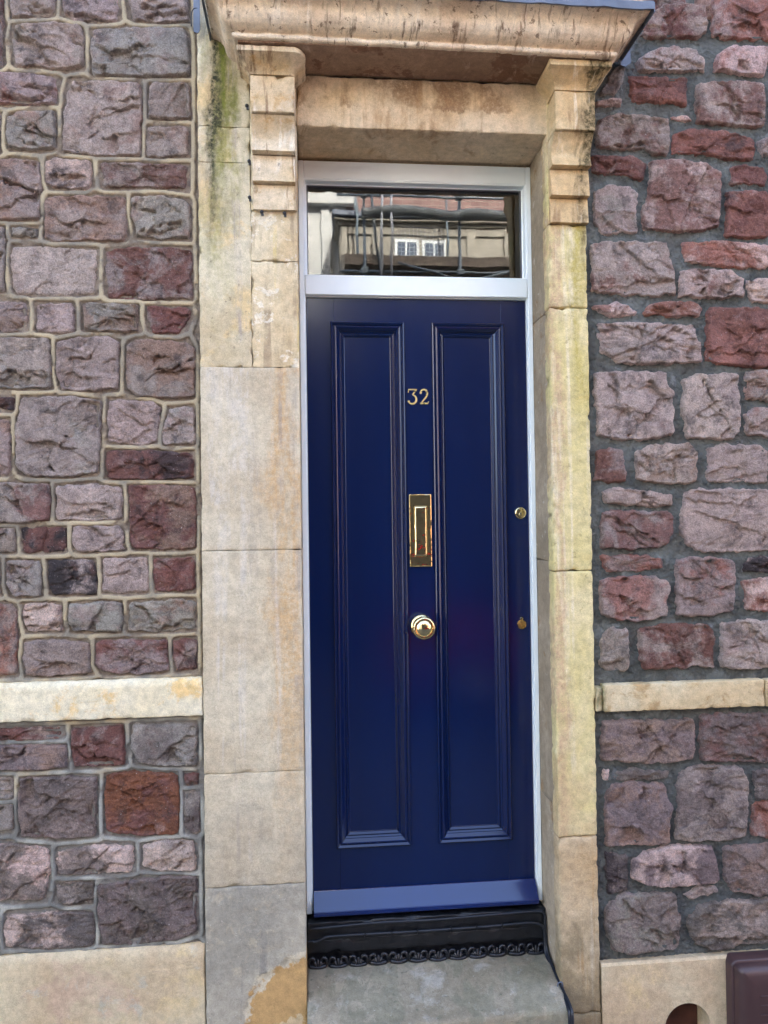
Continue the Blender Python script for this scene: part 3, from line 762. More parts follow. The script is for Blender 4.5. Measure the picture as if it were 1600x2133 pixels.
# ------------------------------------------------------------------ dressed stone blocks with worn arrises
def axis(a, b, r, res):
    L = b - a
    r = min(r, L * 0.3)
    inner = np.linspace(a + r, b - r, max(2, int((L - 2 * r) / res) + 1))
    return np.concatenate([[a, a + r * 0.35], inner, [b - r * 0.35, b]]), r
def block_mesh(x0, x1, y0, y1, z0, z1, seed, r=0.006, res=0.012, rough=0.0008, chip=0.004, fn=None, yres=0.03):
    ax, rx = axis(x0, x1, r, res); ay, ry = axis(y0, y1, r, yres); az, rz = axis(z0, z1, r, res)
    r = min(rx, ry, rz)
    vid = {}; V = []; F = []
    def vert(p):
        k = (round(p[0], 6), round(p[1], 6), round(p[2], 6))
        if k not in vid:
            vid[k] = len(V); V.append(p)
        return vid[k]
    def face(A, B, mk, flip):
        idx = [[vert(mk(a, b)) for b in B] for a in A]
        for i in range(len(A) - 1):
            for j in range(len(B) - 1):
                q = (idx[i][j], idx[i + 1][j], idx[i + 1][j + 1], idx[i][j + 1])
                F.append(q[::-1] if flip else q)
    face(ax, az, lambda a, b: (a, y0, b), False)
    face(ax, ay, lambda a, b: (a, b, z0), True)
    face(ax, ay, lambda a, b: (a, b, z1), False)
    face(ay, az, lambda a, b: (x0, a, b), True)
    face(ay, az, lambda a, b: (x1, a, b), False)
    face(ax, az, lambda a, b: (a, y1, b), True)
    P = np.array(V)
    lo = np.array([x0 + r, y0 + r, z0 + r]); hi = np.array([x1 - r, y1 - r, z1 - r])
    q = np.clip(P, lo, hi)
    d = P - q
    L = np.linalg.norm(d, axis=1)
    nrm = d / (L[:, None] + 1e-9)
    edge = (np.abs(d) > r * 0.3).sum(1) >= 2
    P2 = q + nrm * r
    u = P[:, 0] + P[:, 1] * 0.7; v = P[:, 2] + P[:, 1] * 0.4
    disp = fbm(u, v, 0.06, 4, seed) * rough * 1.6
    ch = np.clip(fbm(u, v, 0.045, 4, seed + 40, 0.6) - 0.12, 0, 1) * chip * 2.2
    # wear reaches a little way in from the arris
    dd = np.sort(np.stack([np.minimum(P[:, 0] - x0, x1 - P[:, 0]), np.minimum(P[:, 1] - y0, y1 - P[:, 1]), np.minimum(P[:, 2] - z0, z1 - P[:, 2])], 1), axis=1)[:, 1]
    disp = disp - ch * np.exp(-dd / 0.012)
    P2 = P2 + nrm * disp[:, None]
    if fn:
        P2 = fn(P2)
    return quads_mesh('block', P2, F)
def block(name, mat, parent, x0, x1, y0, y1, z0, z1, seed=1, label=None, **kw):
    return link(name, block_mesh(x0, x1, y0, y1, z0, z1, seed, **kw), M[mat] if isinstance(mat, str) else mat, parent, label)
def densify(pts, res):
    pts = np.asarray(pts, float); out = [pts[0]]
    for a, b in zip(pts[:-1], pts[1:]):
        n = max(1, int(np.linalg.norm(b - a) / res))
        for k in range(1, n + 1):
            out.append(a + (b - a) * k / n)
    return np.array(out)
def prism(name, mat, parent, prof, x0, x1, seed=1, res=0.008, rough=0.0008, flare=None, label=None):
    """closed profile (y, z) drawn along X, with end faces; flare(y, z) widens the ends"""
    pr = densify(list(prof) + [prof[0]], res)[:-1]
    n = len(pr)
    xs = np.linspace(0, 1, max(3, int((x1 - x0) / res)))
    V = []
    for t in xs:
        for (y, z) in pr:
            l, r = (flare(y, z) if flare else (0, 0))
            V.append((x0 - l + (x1 + r - x0 + l) * t, y, z))
    V = np.array(V)
    u = V[:, 0]; v = V[:, 2] + V[:, 1]
    nz = fbm(u, v, 0.05, 4, seed) * rough * 1.8
    V[:, 1] -= nz * (V[:, 1] < 0.0); V[:, 2] += nz * 0.4
    F = []
    for i in range(len(xs) - 1):
        for j in range(n):
            k = (j + 1) % n
            F.append((i * n + j, i * n + k, (i + 1) * n + k, (i + 1) * n + j))
    F.append(tuple(range(n))[::-1]); F.append(tuple((len(xs) - 1) * n + j for j in range(n)))
    me = from_arrays(name, V, F, True)
    bm = bmesh.new(); bm.from_mesh(me); bmesh.ops.recalc_face_normals(bm, faces=bm.faces); bm.to_mesh(me); bm.free()
    me.polygons.foreach_set('use_smooth', [True] * len(me.polygons))
    try:
        me.set_sharp_from_angle(angle=math.radians(35))
    except Exception:
        pass
    return link(name, me, M[mat], parent, label)
def boxes(name, mat, parent, lst, bevel=0.0, label=None, kind=None, seg=2):
    bm = bmesh.new()
    for (x0, x1, y0, y1, z0, z1) in lst:
        r = bmesh.ops.create_cube(bm, size=1.0)
        for v in r['verts']:
            v.co = Vector((x0 + (v.co.x + 0.5) * (x1 - x0), y0 + (v.co.y + 0.5) * (y1 - y0), z0 + (v.co.z + 0.5) * (z1 - z0)))
    if bevel:
        bmesh.ops.bevel(bm, geom=list(bm.edges), offset=bevel, segments=seg, affect='EDGES', profile=0.5)
    me = bpy.data.meshes.new(name); bm.to_mesh(me); bm.free()
    if bevel:
        me.polygons.foreach_set('use_smooth', [True] * len(me.polygons))
        for f in me.polygons:
            if max(abs(c) for c in f.normal) > 0.9999:
                f.use_smooth = False
    return link(name, me, M[mat] if isinstance(mat, str) else mat, parent, label, kind)
def tube_mesh(name, pts, r, seg=10):
    pts = [Vector(p) for p in pts]
    V = []; F = []
    prev = None
    for i, p in enumerate(pts):
        t = (pts[min(i + 1, len(pts) - 1)] - pts[max(i - 1, 0)]).normalized()
        a = prev if prev is not None else (Vector((0, 0, 1)) if abs(t.z) < 0.9 else Vector((1, 0, 0)))
        u = (a - t * a.dot(t)).normalized(); w_ = t.cross(u)
        prev = u
        for k in range(seg):
            an = 2 * math.pi * k / seg
            V.append(p + (u * math.cos(an) + w_ * math.sin(an)) * r)
    for i in range(len(pts) - 1):
        for k in range(seg):
            q = (k + 1) % seg
            F.append((i * seg + k, i * seg + q, (i + 1) * seg + q, (i + 1) * seg + k))
    F.append(tuple(range(seg))[::-1]); F.append(tuple((len(pts) - 1) * seg + k for k in range(seg)))
    return from_arrays(name, V, F)
def tube(name, mat, parent, pts, r, seg=10, label=None):
    return link(name, tube_mesh(name, pts, r, seg), M[mat] if isinstance(mat, str) else mat, parent, label)
def spline(pts, n=8):
    pts = [Vector(p) for p in pts]; out = []
    for i in range(len(pts) - 1):
        p0 = pts[max(i - 1, 0)]; p1 = pts[i]; p2 = pts[i + 1]; p3 = pts[min(i + 2, len(pts) - 1)]
        for k in range(n):
            t = k / n
            out.append(0.5 * ((2 * p1) + (p2 - p0) * t + (2 * p0 - 5 * p1 + 4 * p2 - p3) * t * t + (3 * p1 - p0 - 3 * p2 + p3) * t ** 3))
    out.append(pts[-1])
    return out
def lathe(name, mat, parent, prof, cx, cz, y0, seg=40, label=None):
    """profile (radius, distance towards the street from y0), turned about the Y axis"""
    V = []; F = []; n = len(prof)
    for k in range(seg):
        a = 2 * math.pi * k / seg
        for (r, d) in prof:
            V.append((cx + r * math.cos(a), y0 - d, cz + r * math.sin(a)))
    for k in range(seg):
        q = (k + 1) % seg
        for j in range(n - 1):
            F.append((k * n + j, q * n + j, q * n + j + 1, k * n + j + 1))
    me = from_arrays(name, V, F)
    bm = bmesh.new(); bm.from_mesh(me); bmesh.ops.remove_doubles(bm, verts=bm.verts, dist=1e-6); bmesh.ops.recalc_face_normals(bm, faces=bm.faces); bm.to_mesh(me); bm.free()
    me.polygons.foreach_set('use_smooth', [True] * len(me.polygons))
    me.set_sharp_from_angle(angle=math.radians(40))
    return link(name, me, M[mat], parent, label)
def frame_sweep(name, mat, parent, x0, x1, z0, z1, prof, label=None):
    """mitred moulding round a rectangle; profile (inset, y)"""
    V = []; n = len(prof)
    for (sx, sz, cx, cz) in ((1, 1, x0, z0), (-1, 1, x1, z0), (-1, -1, x1, z1), (1, -1, x0, z1)):
        for (i, y) in prof:
            V.append((cx + sx * i, y, cz + sz * i))
    F = []
    for c in range(4):
        d = (c + 1) % 4
        for j in range(n - 1):
            F.append((c * n + j, d * n + j, d * n + j + 1, c * n + j + 1))
    me = from_arrays(name, V, F, False)
    return link(name, me, M[mat], parent, label)

# ------------------------------------------------------------------ the two rubble walls
left = empty('rubble_wall', (-0.95, 0, 0), 'mauve rubble wall with raised cream ribbon pointing, left of the blue door', 'wall')
right = empty('rubble_wall', (1.5, 0, 0), 'reddish rubble wall set in flat blue-grey cement, right of the blue door', 'wall')
def polys_of(data):
    return [np.array(d[3:], float).reshape(-1, 2) / 1000.0 for d in data]
LP = polys_of(LEFT_STONES); RP = polys_of(RIGHT_STONES)
SL0, SL1 = 1.158, 1.278       # string course left
SR0, SR1 = 1.122, 1.208
PLL, PLR = 0.443, 0.297       # plinth tops
for k, (d, p) in enumerate(zip(LEFT_STONES, LP)):
    add_stone(p, d[0], d[1], d[2], 100 + k, left, 0.5, 0.0)
for k, (d, p) in enumerate(zip(RIGHT_STONES, RP)):
    add_stone(p, d[0], d[1], d[2], 300 + k, right, 0.42, -0.004, jag=1.2)
FL = filler(-1.62, -1.035, PLL + 0.01, SL0 - 0.03, 5) + filler(-1.62, -1.035, SL1 + 0.02, 3.46, 6) + filler(-1.62, -0.38, 3.47, 3.72, 7)
FR = filler(1.64, 2.25, PLR + 0.02, SR0 - 0.03, 8, 0.03) + filler(1.64, 2.25, SR1 + 0.03, 3.44, 9, 0.03) + filler(1.1, 2.25, 3.46, 3.72, 10, 0.03)
for k, (t, pt, rg, p) in enumerate(FL):
    add_stone(p, t, pt, rg, 600 + k, left, 0.5, 0, 0.009)
for k, (t, pt, rg, p) in enumerate(FR):
    add_stone(p, t, pt, rg, 800 + k, right, 0.4, 0, 0.009)
fake_l = [np.array([(-0.346, 0), (0, 0), (0, 4), (-0.346, 4)]), np.array([(-2, SL0 + .004), (0, SL0 + .004), (0, SL1 - .012), (-2, SL1 - .012)]), np.array([(-2, 0), (0, 0), (0, PLL - .006), (-2, PLL - .006)])]
allL = LP + [np.array(f[3]) for f in FL] + fake_l
allR = RP + [np.array(f[3]) for f in FR]
def bed(parent, me, mat):
    link('mortar', me, M[mat], parent)
bed(left, mortar_mesh(-1.04, -0.335, 0.40, 3.47, 0.003, allL, 'ribbon', 11), 'mortar_left')
bed(left, mortar_mesh(-1.64, -1.04, 0.40, 3.47, 0.009, allL, 'ribbon', 11), 'mortar_left')
bed(left, mortar_mesh(-1.64, -0.335, 3.47, 3.75, 0.009, allL, 'ribbon', 11), 'mortar_left')
bed(right, mortar_mesh(0.90, 1.64, 0.27, 3.46, 0.0042, allR, 'flush', 12), 'mortar_right')
bed(right, mortar_mesh(1.64, 2.27, 0.27, 3.46, 0.01, allR, 'flush', 12), 'mortar_right')
bed(right, mortar_mesh(0.90, 2.27, 3.46, 3.75, 0.01, allR, 'flush', 12), 'mortar_right')
# string courses and plinths
def weathered(top):
    def fn(P):
        k = np.clip((P[:, 2] - (top - 0.014)) / 0.014, 0, 1)
        P[:, 1] += 0.012 * k * (P[:, 1] < 0)
        return P
    return fn
block('string_course', 'string_left', left, -1.64, -0.3475, -0.033, 0.05, SL0, SL1, 21, r=0.004, chip=0.003, fn=weathered(SL1))
block('plinth_stone', 'plinth', left, -1.64, -0.3485, -0.028, 0.05, -0.05, PLL, 22, r=0.005, chip=0.003, res=0.02, fn=weathered(PLL))
block('string_course', 'string_right', right, 0.9275, 0.952, -0.030, 0.05, SR0 + 0.002, SR1 - 0.004, 23, r=0.005, chip=0.007)
block('string_course', 'string_right', right, 0.9535, 1.512, -0.036, 0.05, SR0, SR1 + 0.004, 24, r=0.004, chip=0.004)
block('string_course', 'string_right', right, 1.516, 2.27, -0.040, 0.05, SR0 - 0.004, SR1 + 0.002, 25, r=0.005, chip=0.005)
# plinth with its arched drain hole, cut as an outline with real thickness
def arch_plinth():
    HX, HZ, HR = 1.222, 0.072, 0.079
    x0, x1, z0, z1, yf = 0.931, 2.27, -0.05, PLR, -0.03
    n = 18
    arc = [(HX + HR * math.cos(a), HZ + HR * math.sin(a)) for a in np.linspace(0, math.pi, n)]
    hole = [(HX + HR, z0)] + arc + [(HX - HR, z0)]
    top = []
    for (x, z) in hole:
        top.append((x0 + (HX - HR - x0) * 0 if False else x, z1))
    V = []; F = []
    def v(x, y, z):
        V.append((x, y, z)); return len(V) - 1
    # front: columns over the hole, then the two flanks
    cols = [(x, z) for (x, z) in hole]
    bot = [v(x, yf, z) for x, z in cols]
    mid = [v(x, yf, z1 - 0.008) for x, z in cols]
    up = [v(x, yf + 0.006, z1) for x, z in cols]
    bk = [v(x, 0.05, z1) for x, z in cols]
    inn = [v(x, 0.06, z) for x, z in cols]
    for i in range(len(cols) - 1):
        F.append((bot[i], mid[i], mid[i + 1], bot[i + 1]))
        F.append((mid[i], up[i], up[i + 1], mid[i + 1]))
        F.append((up[i], bk[i], bk[i + 1], up[i + 1]))
        F.append((bot[i + 1], inn[i + 1], inn[i], bot[i]))
    def flank(xa, ia, flip):
        a = v(xa, yf, z0); b = v(xa, yf, z1 - 0.008); c = v(xa, yf + 0.006, z1); d = v(xa, 0.05, z1)
        F.append((bot[ia], a, b, mid[ia])); F.append((mid[ia], b, c, up[ia])); F.append((up[ia], c, d, bk[ia]))
        e = v(xa, 0.05, z0)
        F.append((a, e, d, c)); F.append((a, c, b))
    flank(x1, 0, False); flank(x0, len(cols) - 1, True)
    me = from_arrays('plinth_stone', V, F, False)
    bm = bmesh.new(); bm.from_mesh(me); bmesh.ops.recalc_face_normals(bm, faces=bm.faces); bm.to_mesh(me); bm.free()
    return me
pl = link('plinth_stone', arch_plinth(), M['plinth'], right)
boxes('drain_recess', 'vent', pl, [(1.12, 1.32, 0.062, 0.09, -0.05, 0.17)])
# masonry core and the upper house fronts above the picture
M['upper'] = plain('upper_rubble', (150, 130, 126), 0.9, 0, 0.35, 9, 0.5)
boxes('upper_masonry', 'upper', left, [(-6.0, 0.2, 0.03, 0.3, 3.75, 12.2), (-6.0, -1.64, 0.0, 0.3, -0.05, 3.75), (-1.64, -0.35, 0.052, 0.3, -0.05, 3.75), (-0.352, 0.2, 0.0, 0.3, 3.245, 3.749)])
boxes('upper_masonry', 'upper', right, [(0.2, 7.0, 0.04, 0.3, 3.75, 12.2), (2.27, 7.0, 0.0, 0.3, -0.05, 3.75), (0.93, 2.27, 0.095, 0.3, -0.05, 3.75), (0.2, 0.93, 0.0, 0.3, 3.245, 3.749)])

# ------------------------------------------------------------------ bath stone door surround
sur = empty('door_surround', (0.38, 0, 0), 'weathered cream stone door surround with moss-streaked left jamb and moulded hood', 'door surround')
YF = -0.03
XL0, XL1, XR0, XR1 = -0.346, -0.033, 0.793, 0.926
XP = -0.182
G = 0.0006
def spall(P):
    d = np.hypot(P[:, 0] + 0.02, P[:, 2] - 0.18)
    P[:, 1] += 0.006 * (d < 0.208 + 0.012 * fbm(P[:, 0], P[:, 2], 0.05, 3, 77)) * (P[:, 1] < 0)
    return P
block('jamb_block', 'jamb_foot', sur, XL0, XL1, YF - 0.001, 0.2, -0.05, 0.618, 31, fn=spall, chip=0.003, res=0.01, r=0.003)
block('jamb_block', 'jamb_left', sur, XL0, XL1, YF, 0.2, 0.618 + G * 2, 0.973, 32, chip=0.002, r=0.0025)
block('jamb_block', 'jamb_left', sur, XL0, XL1, YF, 0.2, 0.973 + G, 1.675, 33, chip=0.002, r=0.0025)
block('jamb_block', 'jamb_left', sur, XL0, XL1, YF - 0.001, 0.2, 1.675 + G, 2.258, 34, chip=0.0025, r=0.0025)
for (za, zb, s) in ((2.258, 2.915, 35), (2.915, 3.03, 36), (3.03, 3.46, 37)):
    block('pier_block', 'pier', sur, XL0, XP - 0.0003, YF + 0.001, 0.2, za + G, zb, s, chip=0.003, rough=0.0016, res=0.009, r=0.0018)
for (za, zb, s) in ((2.258, 2.60, 38), (2.60, 2.762, 39)):
    block('pilaster_block', 'jamb_upper', sur, XP, XL1, YF - 0.0005, 0.2, za + G, zb, s, chip=0.004, rough=0.0014, res=0.009, r=0.0018)
block('pilaster_block', 'jamb_upper', sur, XP, XL1, YF - 0.0005, 0.2, 2.762 + G, 3.46, 40)
for (za, zb, s, m_) in ((0.142, 0.717, 41, 'jamb_right_low'), (0.717, 1.589, 42, 'jamb_right'), (1.589, 2.463, 43, 'jamb_right'), (2.463, 2.742, 44, 'jamb_right'), (2.742, 3.46, 45, 'jamb_right')):
    block('jamb_block', m_, sur, XR0, XR1, YF, 0.03, za + G, zb, s, chip=0.008 if s in (43, 44) else 0.005, rough=0.0015, res=0.008, r=0.007)
block('jamb_block', 'jamb_right_low', sur, XR0, XR1, YF - 0.002, 0.03, -0.05, 0.142, 46)
for (za, zb, s) in ((-0.05, 0.80, 47), (0.80, 1.62, 48), (1.62, 2.463, 49), (2.463, 3.05, 50)):
    block('reveal_block', 'reveal', sur, XR0 + 0.007, XR1 - 0.01, 0.0305, 0.24, za + G, zb, s, r=0.004, res=0.02, chip=0.004)
# lintel
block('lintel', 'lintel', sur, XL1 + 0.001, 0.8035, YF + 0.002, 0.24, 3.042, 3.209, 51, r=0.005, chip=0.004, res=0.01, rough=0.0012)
# corbels
def corbel(x0, x1, zs, mats, lo, hi, seed, worn):
    zt, zb, zc, z1_, z2_ = zs
    cb = block('corbel', mats, sur, x0, x1, -0.115, 0.0, zb, zt, seed, r=0.004, chip=0.009 if worn else 0.004, res=0.008)
    # hollow moulding under the block
    pr = [(0.0, zb - 0.003), (-0.103, zb - 0.003)]
    h = zb - 0.003 - zc
    for t in np.linspace(0.12, 1, 9):
        pr.append((-0.103 + 0.047 * math.sin(t * math.pi / 2) ** 0.8 - 0.022 * max(0, t - 0.55) / 0.45, zb - 0.003 - h * t))
    pr.append((0.0, zc))
    prism('hollow_moulding', mats, cb, pr, x0 + 0.001, x1 - 0.002, seed + 1)
    prism('step_moulding', mats, cb, [(0, zc - 0.004), (-0.050, zc - 0.004), (-0.060, z1_), (0, z1_)], x0 + 0.0015, x1 - 0.003, seed + 2)
    prism('step_moulding', mats, cb, [(0, z1_ - 0.004), (-0.038, z1_ - 0.004), (-0.047, z2_), (0, z2_)], x0 + 0.002, x1 - 0.0035, seed + 3)
    # bell shaped cap, flaring to the front and to both sides
    zt2 = 3.206
    hh = zt2 - zt - 0.002
    def out(t):
        return 0.058 * (1 - math.cos(min(t / 0.72, 1) * math.pi / 2)) if t < 0.72 else 0.058 + 0.002
    ts = list(np.linspace(0, 0.72, 9)) + [0.725, 0.86, 1.0]
    rings = []
    nx, ny = 14, 10
    V = []; F = []
    for t in ts:
        o = out(t); sx = o * 0.58
        z = zt + 0.002 + hh * t
        xl = x0 - sx; xr = x1 + sx * 0.95; yf = -0.116 - o
        cut = (0.034 if worn else 0.002) * min(1, 0.35 + t)
        pts = [(xl, 0.0), (xl, yf)]
        pts += [(xr - cut, yf), (xr - cut * 0.3, yf + cut * 0.3), (xr, yf + cut), (xr, 0.0)]
        pts = densify(np.array(pts), 0.011)
        rings.append(pts)
    n = min(len(p) for p in rings)
    for p, t in zip(rings, ts):
        c = np.concatenate([[0], np.cumsum(np.hypot(*np.diff(p, axis=0).T))])
        q = np.linspace(0, c[-1], 70)
        px_ = np.interp(q, c, p[:, 0]); py_ = np.interp(q, c, p[:, 1])
        zz = np.full(70, zt + 0.002 + hh * t)
        nz = fbm(px_ + py_ * 0.6, zz, 0.04, 4, seed + 9) * (0.0035 if worn else 0.0012)
        mx, my = (x0 + x1) / 2, -0.05
        V += [(a + (a - mx) * nn * 8, b + (b - my) * nn * 8, c_) for a, b, c_, nn in zip(px_, py_, zz, nz)]
    for i in range(len(ts) - 1):
        for j in range(69):
            F.append((i * 70 + j, i * 70 + j + 1, (i + 1) * 70 + j + 1, (i + 1) * 70 + j))
    F.append(tuple(range(70))[::-1]); F.append(tuple((len(ts) - 1) * 70 + j for j in range(70)))
    me = from_arrays('cap', V, F)
    bm = bmesh.new(); bm.from_mesh(me); bmesh.ops.recalc_face_normals(bm, faces=bm.faces); bm.to_mesh(me); bm.free()
    me.polygons.foreach_set('use_smooth', [True] * len(me.polygons))
    me.set_sharp_from_angle(angle=math.radians(28))
    link('cap', me, M[mats], cb)
    return cb
corbel(-0.174, -0.036, (3.152, 3.038, 2.935, 2.846, 2.760), 'corbel', 0, 0, 60, True)
corbel(0.796, 0.930, (3.141, 3.016, 2.919, 2.827, 2.742), 'corbel_green', 0, 0, 70, False)
# hood cornice: one profile carried round the front and both returns
def cornice():
    prof = [(-0.016, 3.2115), (-0.005, 3.2115), (0.0, 3.2135), (0.002, 3.219), (0.0, 3.2255), (-0.006, 3.2275), (-0.0075, 3.231), (-0.003, 3.2335), (0.008, 3.2365),
            (0.021, 3.2435), (0.031, 3.2535), (0.037, 3.266), (0.040, 3.279), (0.045, 3.290), (0.054, 3.299), (0.066, 3.305), (0.077, 3.3075), (0.0785, 3.310), (0.0785, 3.334), (0.06, 3.334)]
    prof = densify(prof, 0.0035)
    xl, xr, yf, yb = -0.218, 0.969, -0.198, -0.02
    segA = np.linspace(0, 1, 18); segB = np.linspace(0, 1, 130)
    path = [('l', t) for t in segA] + [('f', t) for t in segB[1:]] + [('r', t) for t in segA[1:]]
    V = []
    for k, t in path:
        for (o, z) in prof:
            if k == 'l':
                V.append((xl - o, yb + (yf - o - yb) * t, z))
            elif k == 'f':
                V.append((xl - o + (xr - xl + 2 * o) * t, yf - o, z))
            else:
                V.append((xr + o, yf - o + (yb - yf + o) * t, z))
    V = np.array(V); n = len(prof)
    nz = fbm(V[:, 0] + V[:, 1], V[:, 2], 0.05, 4, 83) * 0.0016 + np.minimum(0, fbm(V[:, 0] + V[:, 1], V[:, 2], 0.018, 3, 84) + 0.25) * 0.004
    V[:, 1] -= nz; V[:, 2] += nz * 0.6
    V[:, 2] += -0.010 * (V[:, 0] - 0.38) * 0.6        # the hood has settled a little towards its right end
    F = []
    for i in range(len(path) - 1):
        for j in range(n - 1):
            F.append((i * n + j, (i + 1) * n + j, (i + 1) * n + j + 1, i * n + j + 1))
    me = from_arrays('hood', V, F)
    bm = bmesh.new(); bm.from_mesh(me); bmesh.ops.recalc_face_normals(bm, faces=bm.faces); bm.to_mesh(me); bm.free()
    me.polygons.foreach_set('use_smooth', [True] * len(me.polygons))
    return me
hood = link('hood', cornice(), M['cornice'], sur)
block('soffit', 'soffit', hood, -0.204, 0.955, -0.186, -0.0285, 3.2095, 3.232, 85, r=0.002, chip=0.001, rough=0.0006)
boxes('hood_core', 'cornice', hood, [(-0.21, 0.96, -0.19, 0.02, 3.236, 3.36), (-0.29, 1.04, -0.262, 0.02, 3.318, 3.345)])
# lead flashing dressed over the hood
def lead():
    V = []; F = []
    xs = np.linspace(-0.302, 1.053, 70)
    prof = [(-0.281, 3.305), (-0.285, 3.306), (-0.2855, 3.331), (-0.27, 3.340), (-0.02, 3.40), (-0.02, 3.47)]
    for x in xs:
        w_ = 0.0015 * math.sin(x * 37) + 0.001 * math.sin(x * 91 + 1)
        dz = -0.006 * (x - 0.38)
        for j, (y, z) in enumerate(prof):
            V.append((x, y - abs(w_) * (j in (0, 1)), z + w_ * (j < 3) + dz))
    n = len(prof)
    for i in range(len(xs) - 1):
        for j in range(n - 1):
            F.append((i * n + j, (i + 1) * n + j, (i + 1) * n + j + 1, i * n + j + 1))
    me = from_arrays('lead_flashing', V, F, False)
    o = link('lead_flashing', me, M['lead'], hood)
    md = o.modifiers.new('thickness', 'SOLIDIFY'); md.thickness = 0.003
    return o
lf = lead()
boxes('lead_end', 'lead', lf, [(-0.3055, -0.3025, -0.285, -0.02, 3.306, 3.334), (1.0535, 1.0565, -0.285, -0.02, 3.296, 3.326)])
# turned-down lead ends against the walls
def flap(x0, x1, y, z0, z1, skew):
    V = [(x0, y, z1), (x1, y, z1), (x1 + skew, y - 0.004, z0 + 0.012), (x0 + skew + 0.014, y - 0.006, z0), (x0 + skew, y - 0.004, z0 + 0.006)]
    V += [(a, b + 0.004, c) for a, b, c in V]
    F = [(0, 4, 3, 2, 1), (5, 6, 7, 8, 9), (0, 1, 6, 5), (1, 2, 7, 6), (2, 3, 8, 7), (3, 4, 9, 8), (4, 0, 5, 9)]
    return from_arrays('lead_flap', V, F, False)
link('lead_flap', flap(-0.353, -0.333, -0.05, 3.312, 3.47, 0.0), M['lead'], lf)
link('lead_flap', flap(1.05, 1.085, -0.035, 3.275, 3.38, 0.0), M['lead'], lf)
# old cable clips along the left pilaster
for (x, z, y) in ((-0.188, 3.083, -0.062), (-0.184, 2.914, -0.045), (-0.184, 2.798, -0.045), (-0.146, 2.752, -0.045), (-0.074, 2.750, -0.045)):
    bm = bmesh.new()
    bmesh.ops.create_uvsphere(bm, u_segments=10, v_segments=8, radius=0.0062)
    r = bmesh.ops.create_cube(bm, size=0.008)
    for v in r['verts']:
        v.co += Vector((0.002, 0.002, -0.007))
    me = bpy.data.meshes.new('cable_clip'); bm.to_mesh(me); bm.free()
    me.transform(Matrix.Translation((x, y, z)))
    link('cable_clip', me, M['black'], sur)

# ------------------------------------------------------------------ white frame and fanlight
fr = empty('door_frame', (0.385, 0.2, 0.39), 'white painted door frame with a clear fanlight above the blue door', 'door frame')
FY = 0.18
boxes('frame_post', 'white', fr, [(-0.0325, -0.0135, FY, 0.26, 0.413, 3.031)], 0.003)
boxes('frame_post', 'white', fr, [(0.7815, 0.7995, FY, 0.26, 0.413, 3.031)], 0.003)
boxes('frame_head', 'white', fr, [(-0.0130, 0.7810, FY + 0.001, 0.26, 2.966, 3.031)], 0.003)
boxes('transom', 'white', fr, [(-0.0130, 0.7810, FY - 0.003, 0.26, 2.557, 2.625)], 0.0035)
frame_sweep('glazing_rebate', 'white', fr, -0.0130, 0.7810, 2.625, 2.966, [(0, FY + 0.002), (0.004, FY + 0.004), (0.005, FY + 0.030), (0.009, FY + 0.032), (0.0095, FY + 0.055)])
frame_sweep('glazing_seal', 'bead', fr, -0.003, 0.771, 2.635, 2.956, [(-0.001, FY + 0.0325), (0.003, FY + 0.034), (0.003, FY + 0.05)])
boxes('glass_pane', 'glass', fr, [(-0.003, 0.771, FY + 0.040, FY + 0.046, 2.635, 2.956)])
boxes('stop_bead', 'white', fr, [(-0.0130, -0.0108, FY + 0.010, 0.26, 0.42, 2.556), (0.7788, 0.7810, FY + 0.010, 0.26, 0.42, 2.556), (-0.0105, 0.7785, FY + 0.012, 0.26, 2.5535, 2.5565)])
# dark hall behind the door
def hall():
    x0, x1, y0, y1, z0, z1 = -0.6, 1.5, 0.262, 4.0, 0.2, 3.3
    V = [(x, y, z) for x in (x0, x1) for y in (y0, y1) for z in (z0, z1)]
    F = [(0, 1, 3, 2), (4, 6, 7, 5), (0, 4, 5, 1), (2, 3, 7, 6), (0, 2, 6, 4), (1, 5, 7, 3)]
    F = [F[0], F[1], F[3], F[4], F[5]]
    return from_arrays('hallway', V, F, False)
link('hallway', hall(), M['dark'], None, None, 'structure')

# ------------------------------------------------------------------ the door
DY = 0.2
door = empty('front_door', (0.386, DY, 0.4), 'navy blue two-panel front door with brass fittings and the number 32', 'door')
X0, X1, Z0, Z1 = -0.0095, 0.7775, 0.40, 2.552
P1 = (0.074, 0.335, 0.626, 2.467); P2 = (0.433, 0.697, 0.626, 2.468)
IN = 0.012
boxes('stile', 'door', door, [(X0, P1[0] + IN, DY, DY + 0.045, Z0, Z1)], 0.0015)
boxes('stile', 'door', door, [(P2[1] - IN, X1, DY, DY + 0.045, Z0, Z1)], 0.0015)
mu = boxes('muntin', 'door', door, [(P1[1] - IN, P2[0] + IN, DY, DY + 0.045, P1[2] + IN, P1[3] - IN)])
boxes('rail', 'door', door, [(P1[0] + IN, P2[1] - IN, DY, DY + 0.045, P1[3] - IN, Z1)])
boxes('rail', 'door', door, [(P1[0] + IN, P2[1] - IN, DY, DY + 0.045, Z0, P1[2] + IN)])
BOL = [(a, DY + b) for a, b in ((0, 0), (0, -0.007), (0.002, -0.0105), (0.005, -0.012), (0.012, -0.005), (0.012, -0.0035), (0.0145, -0.0035), (0.0148, -0.0075), (0.017, -0.0085), (0.02, -0.0075), (0.03, 0.0025), (0.0305, 0.006), (0.036, 0.0105), (0.0385, 0.0115), (0.0388, 0.0085), (0.041, 0.0075), (0.0475, 0.0135), (0.048, 0.0165), (0.05, 0.0175))]
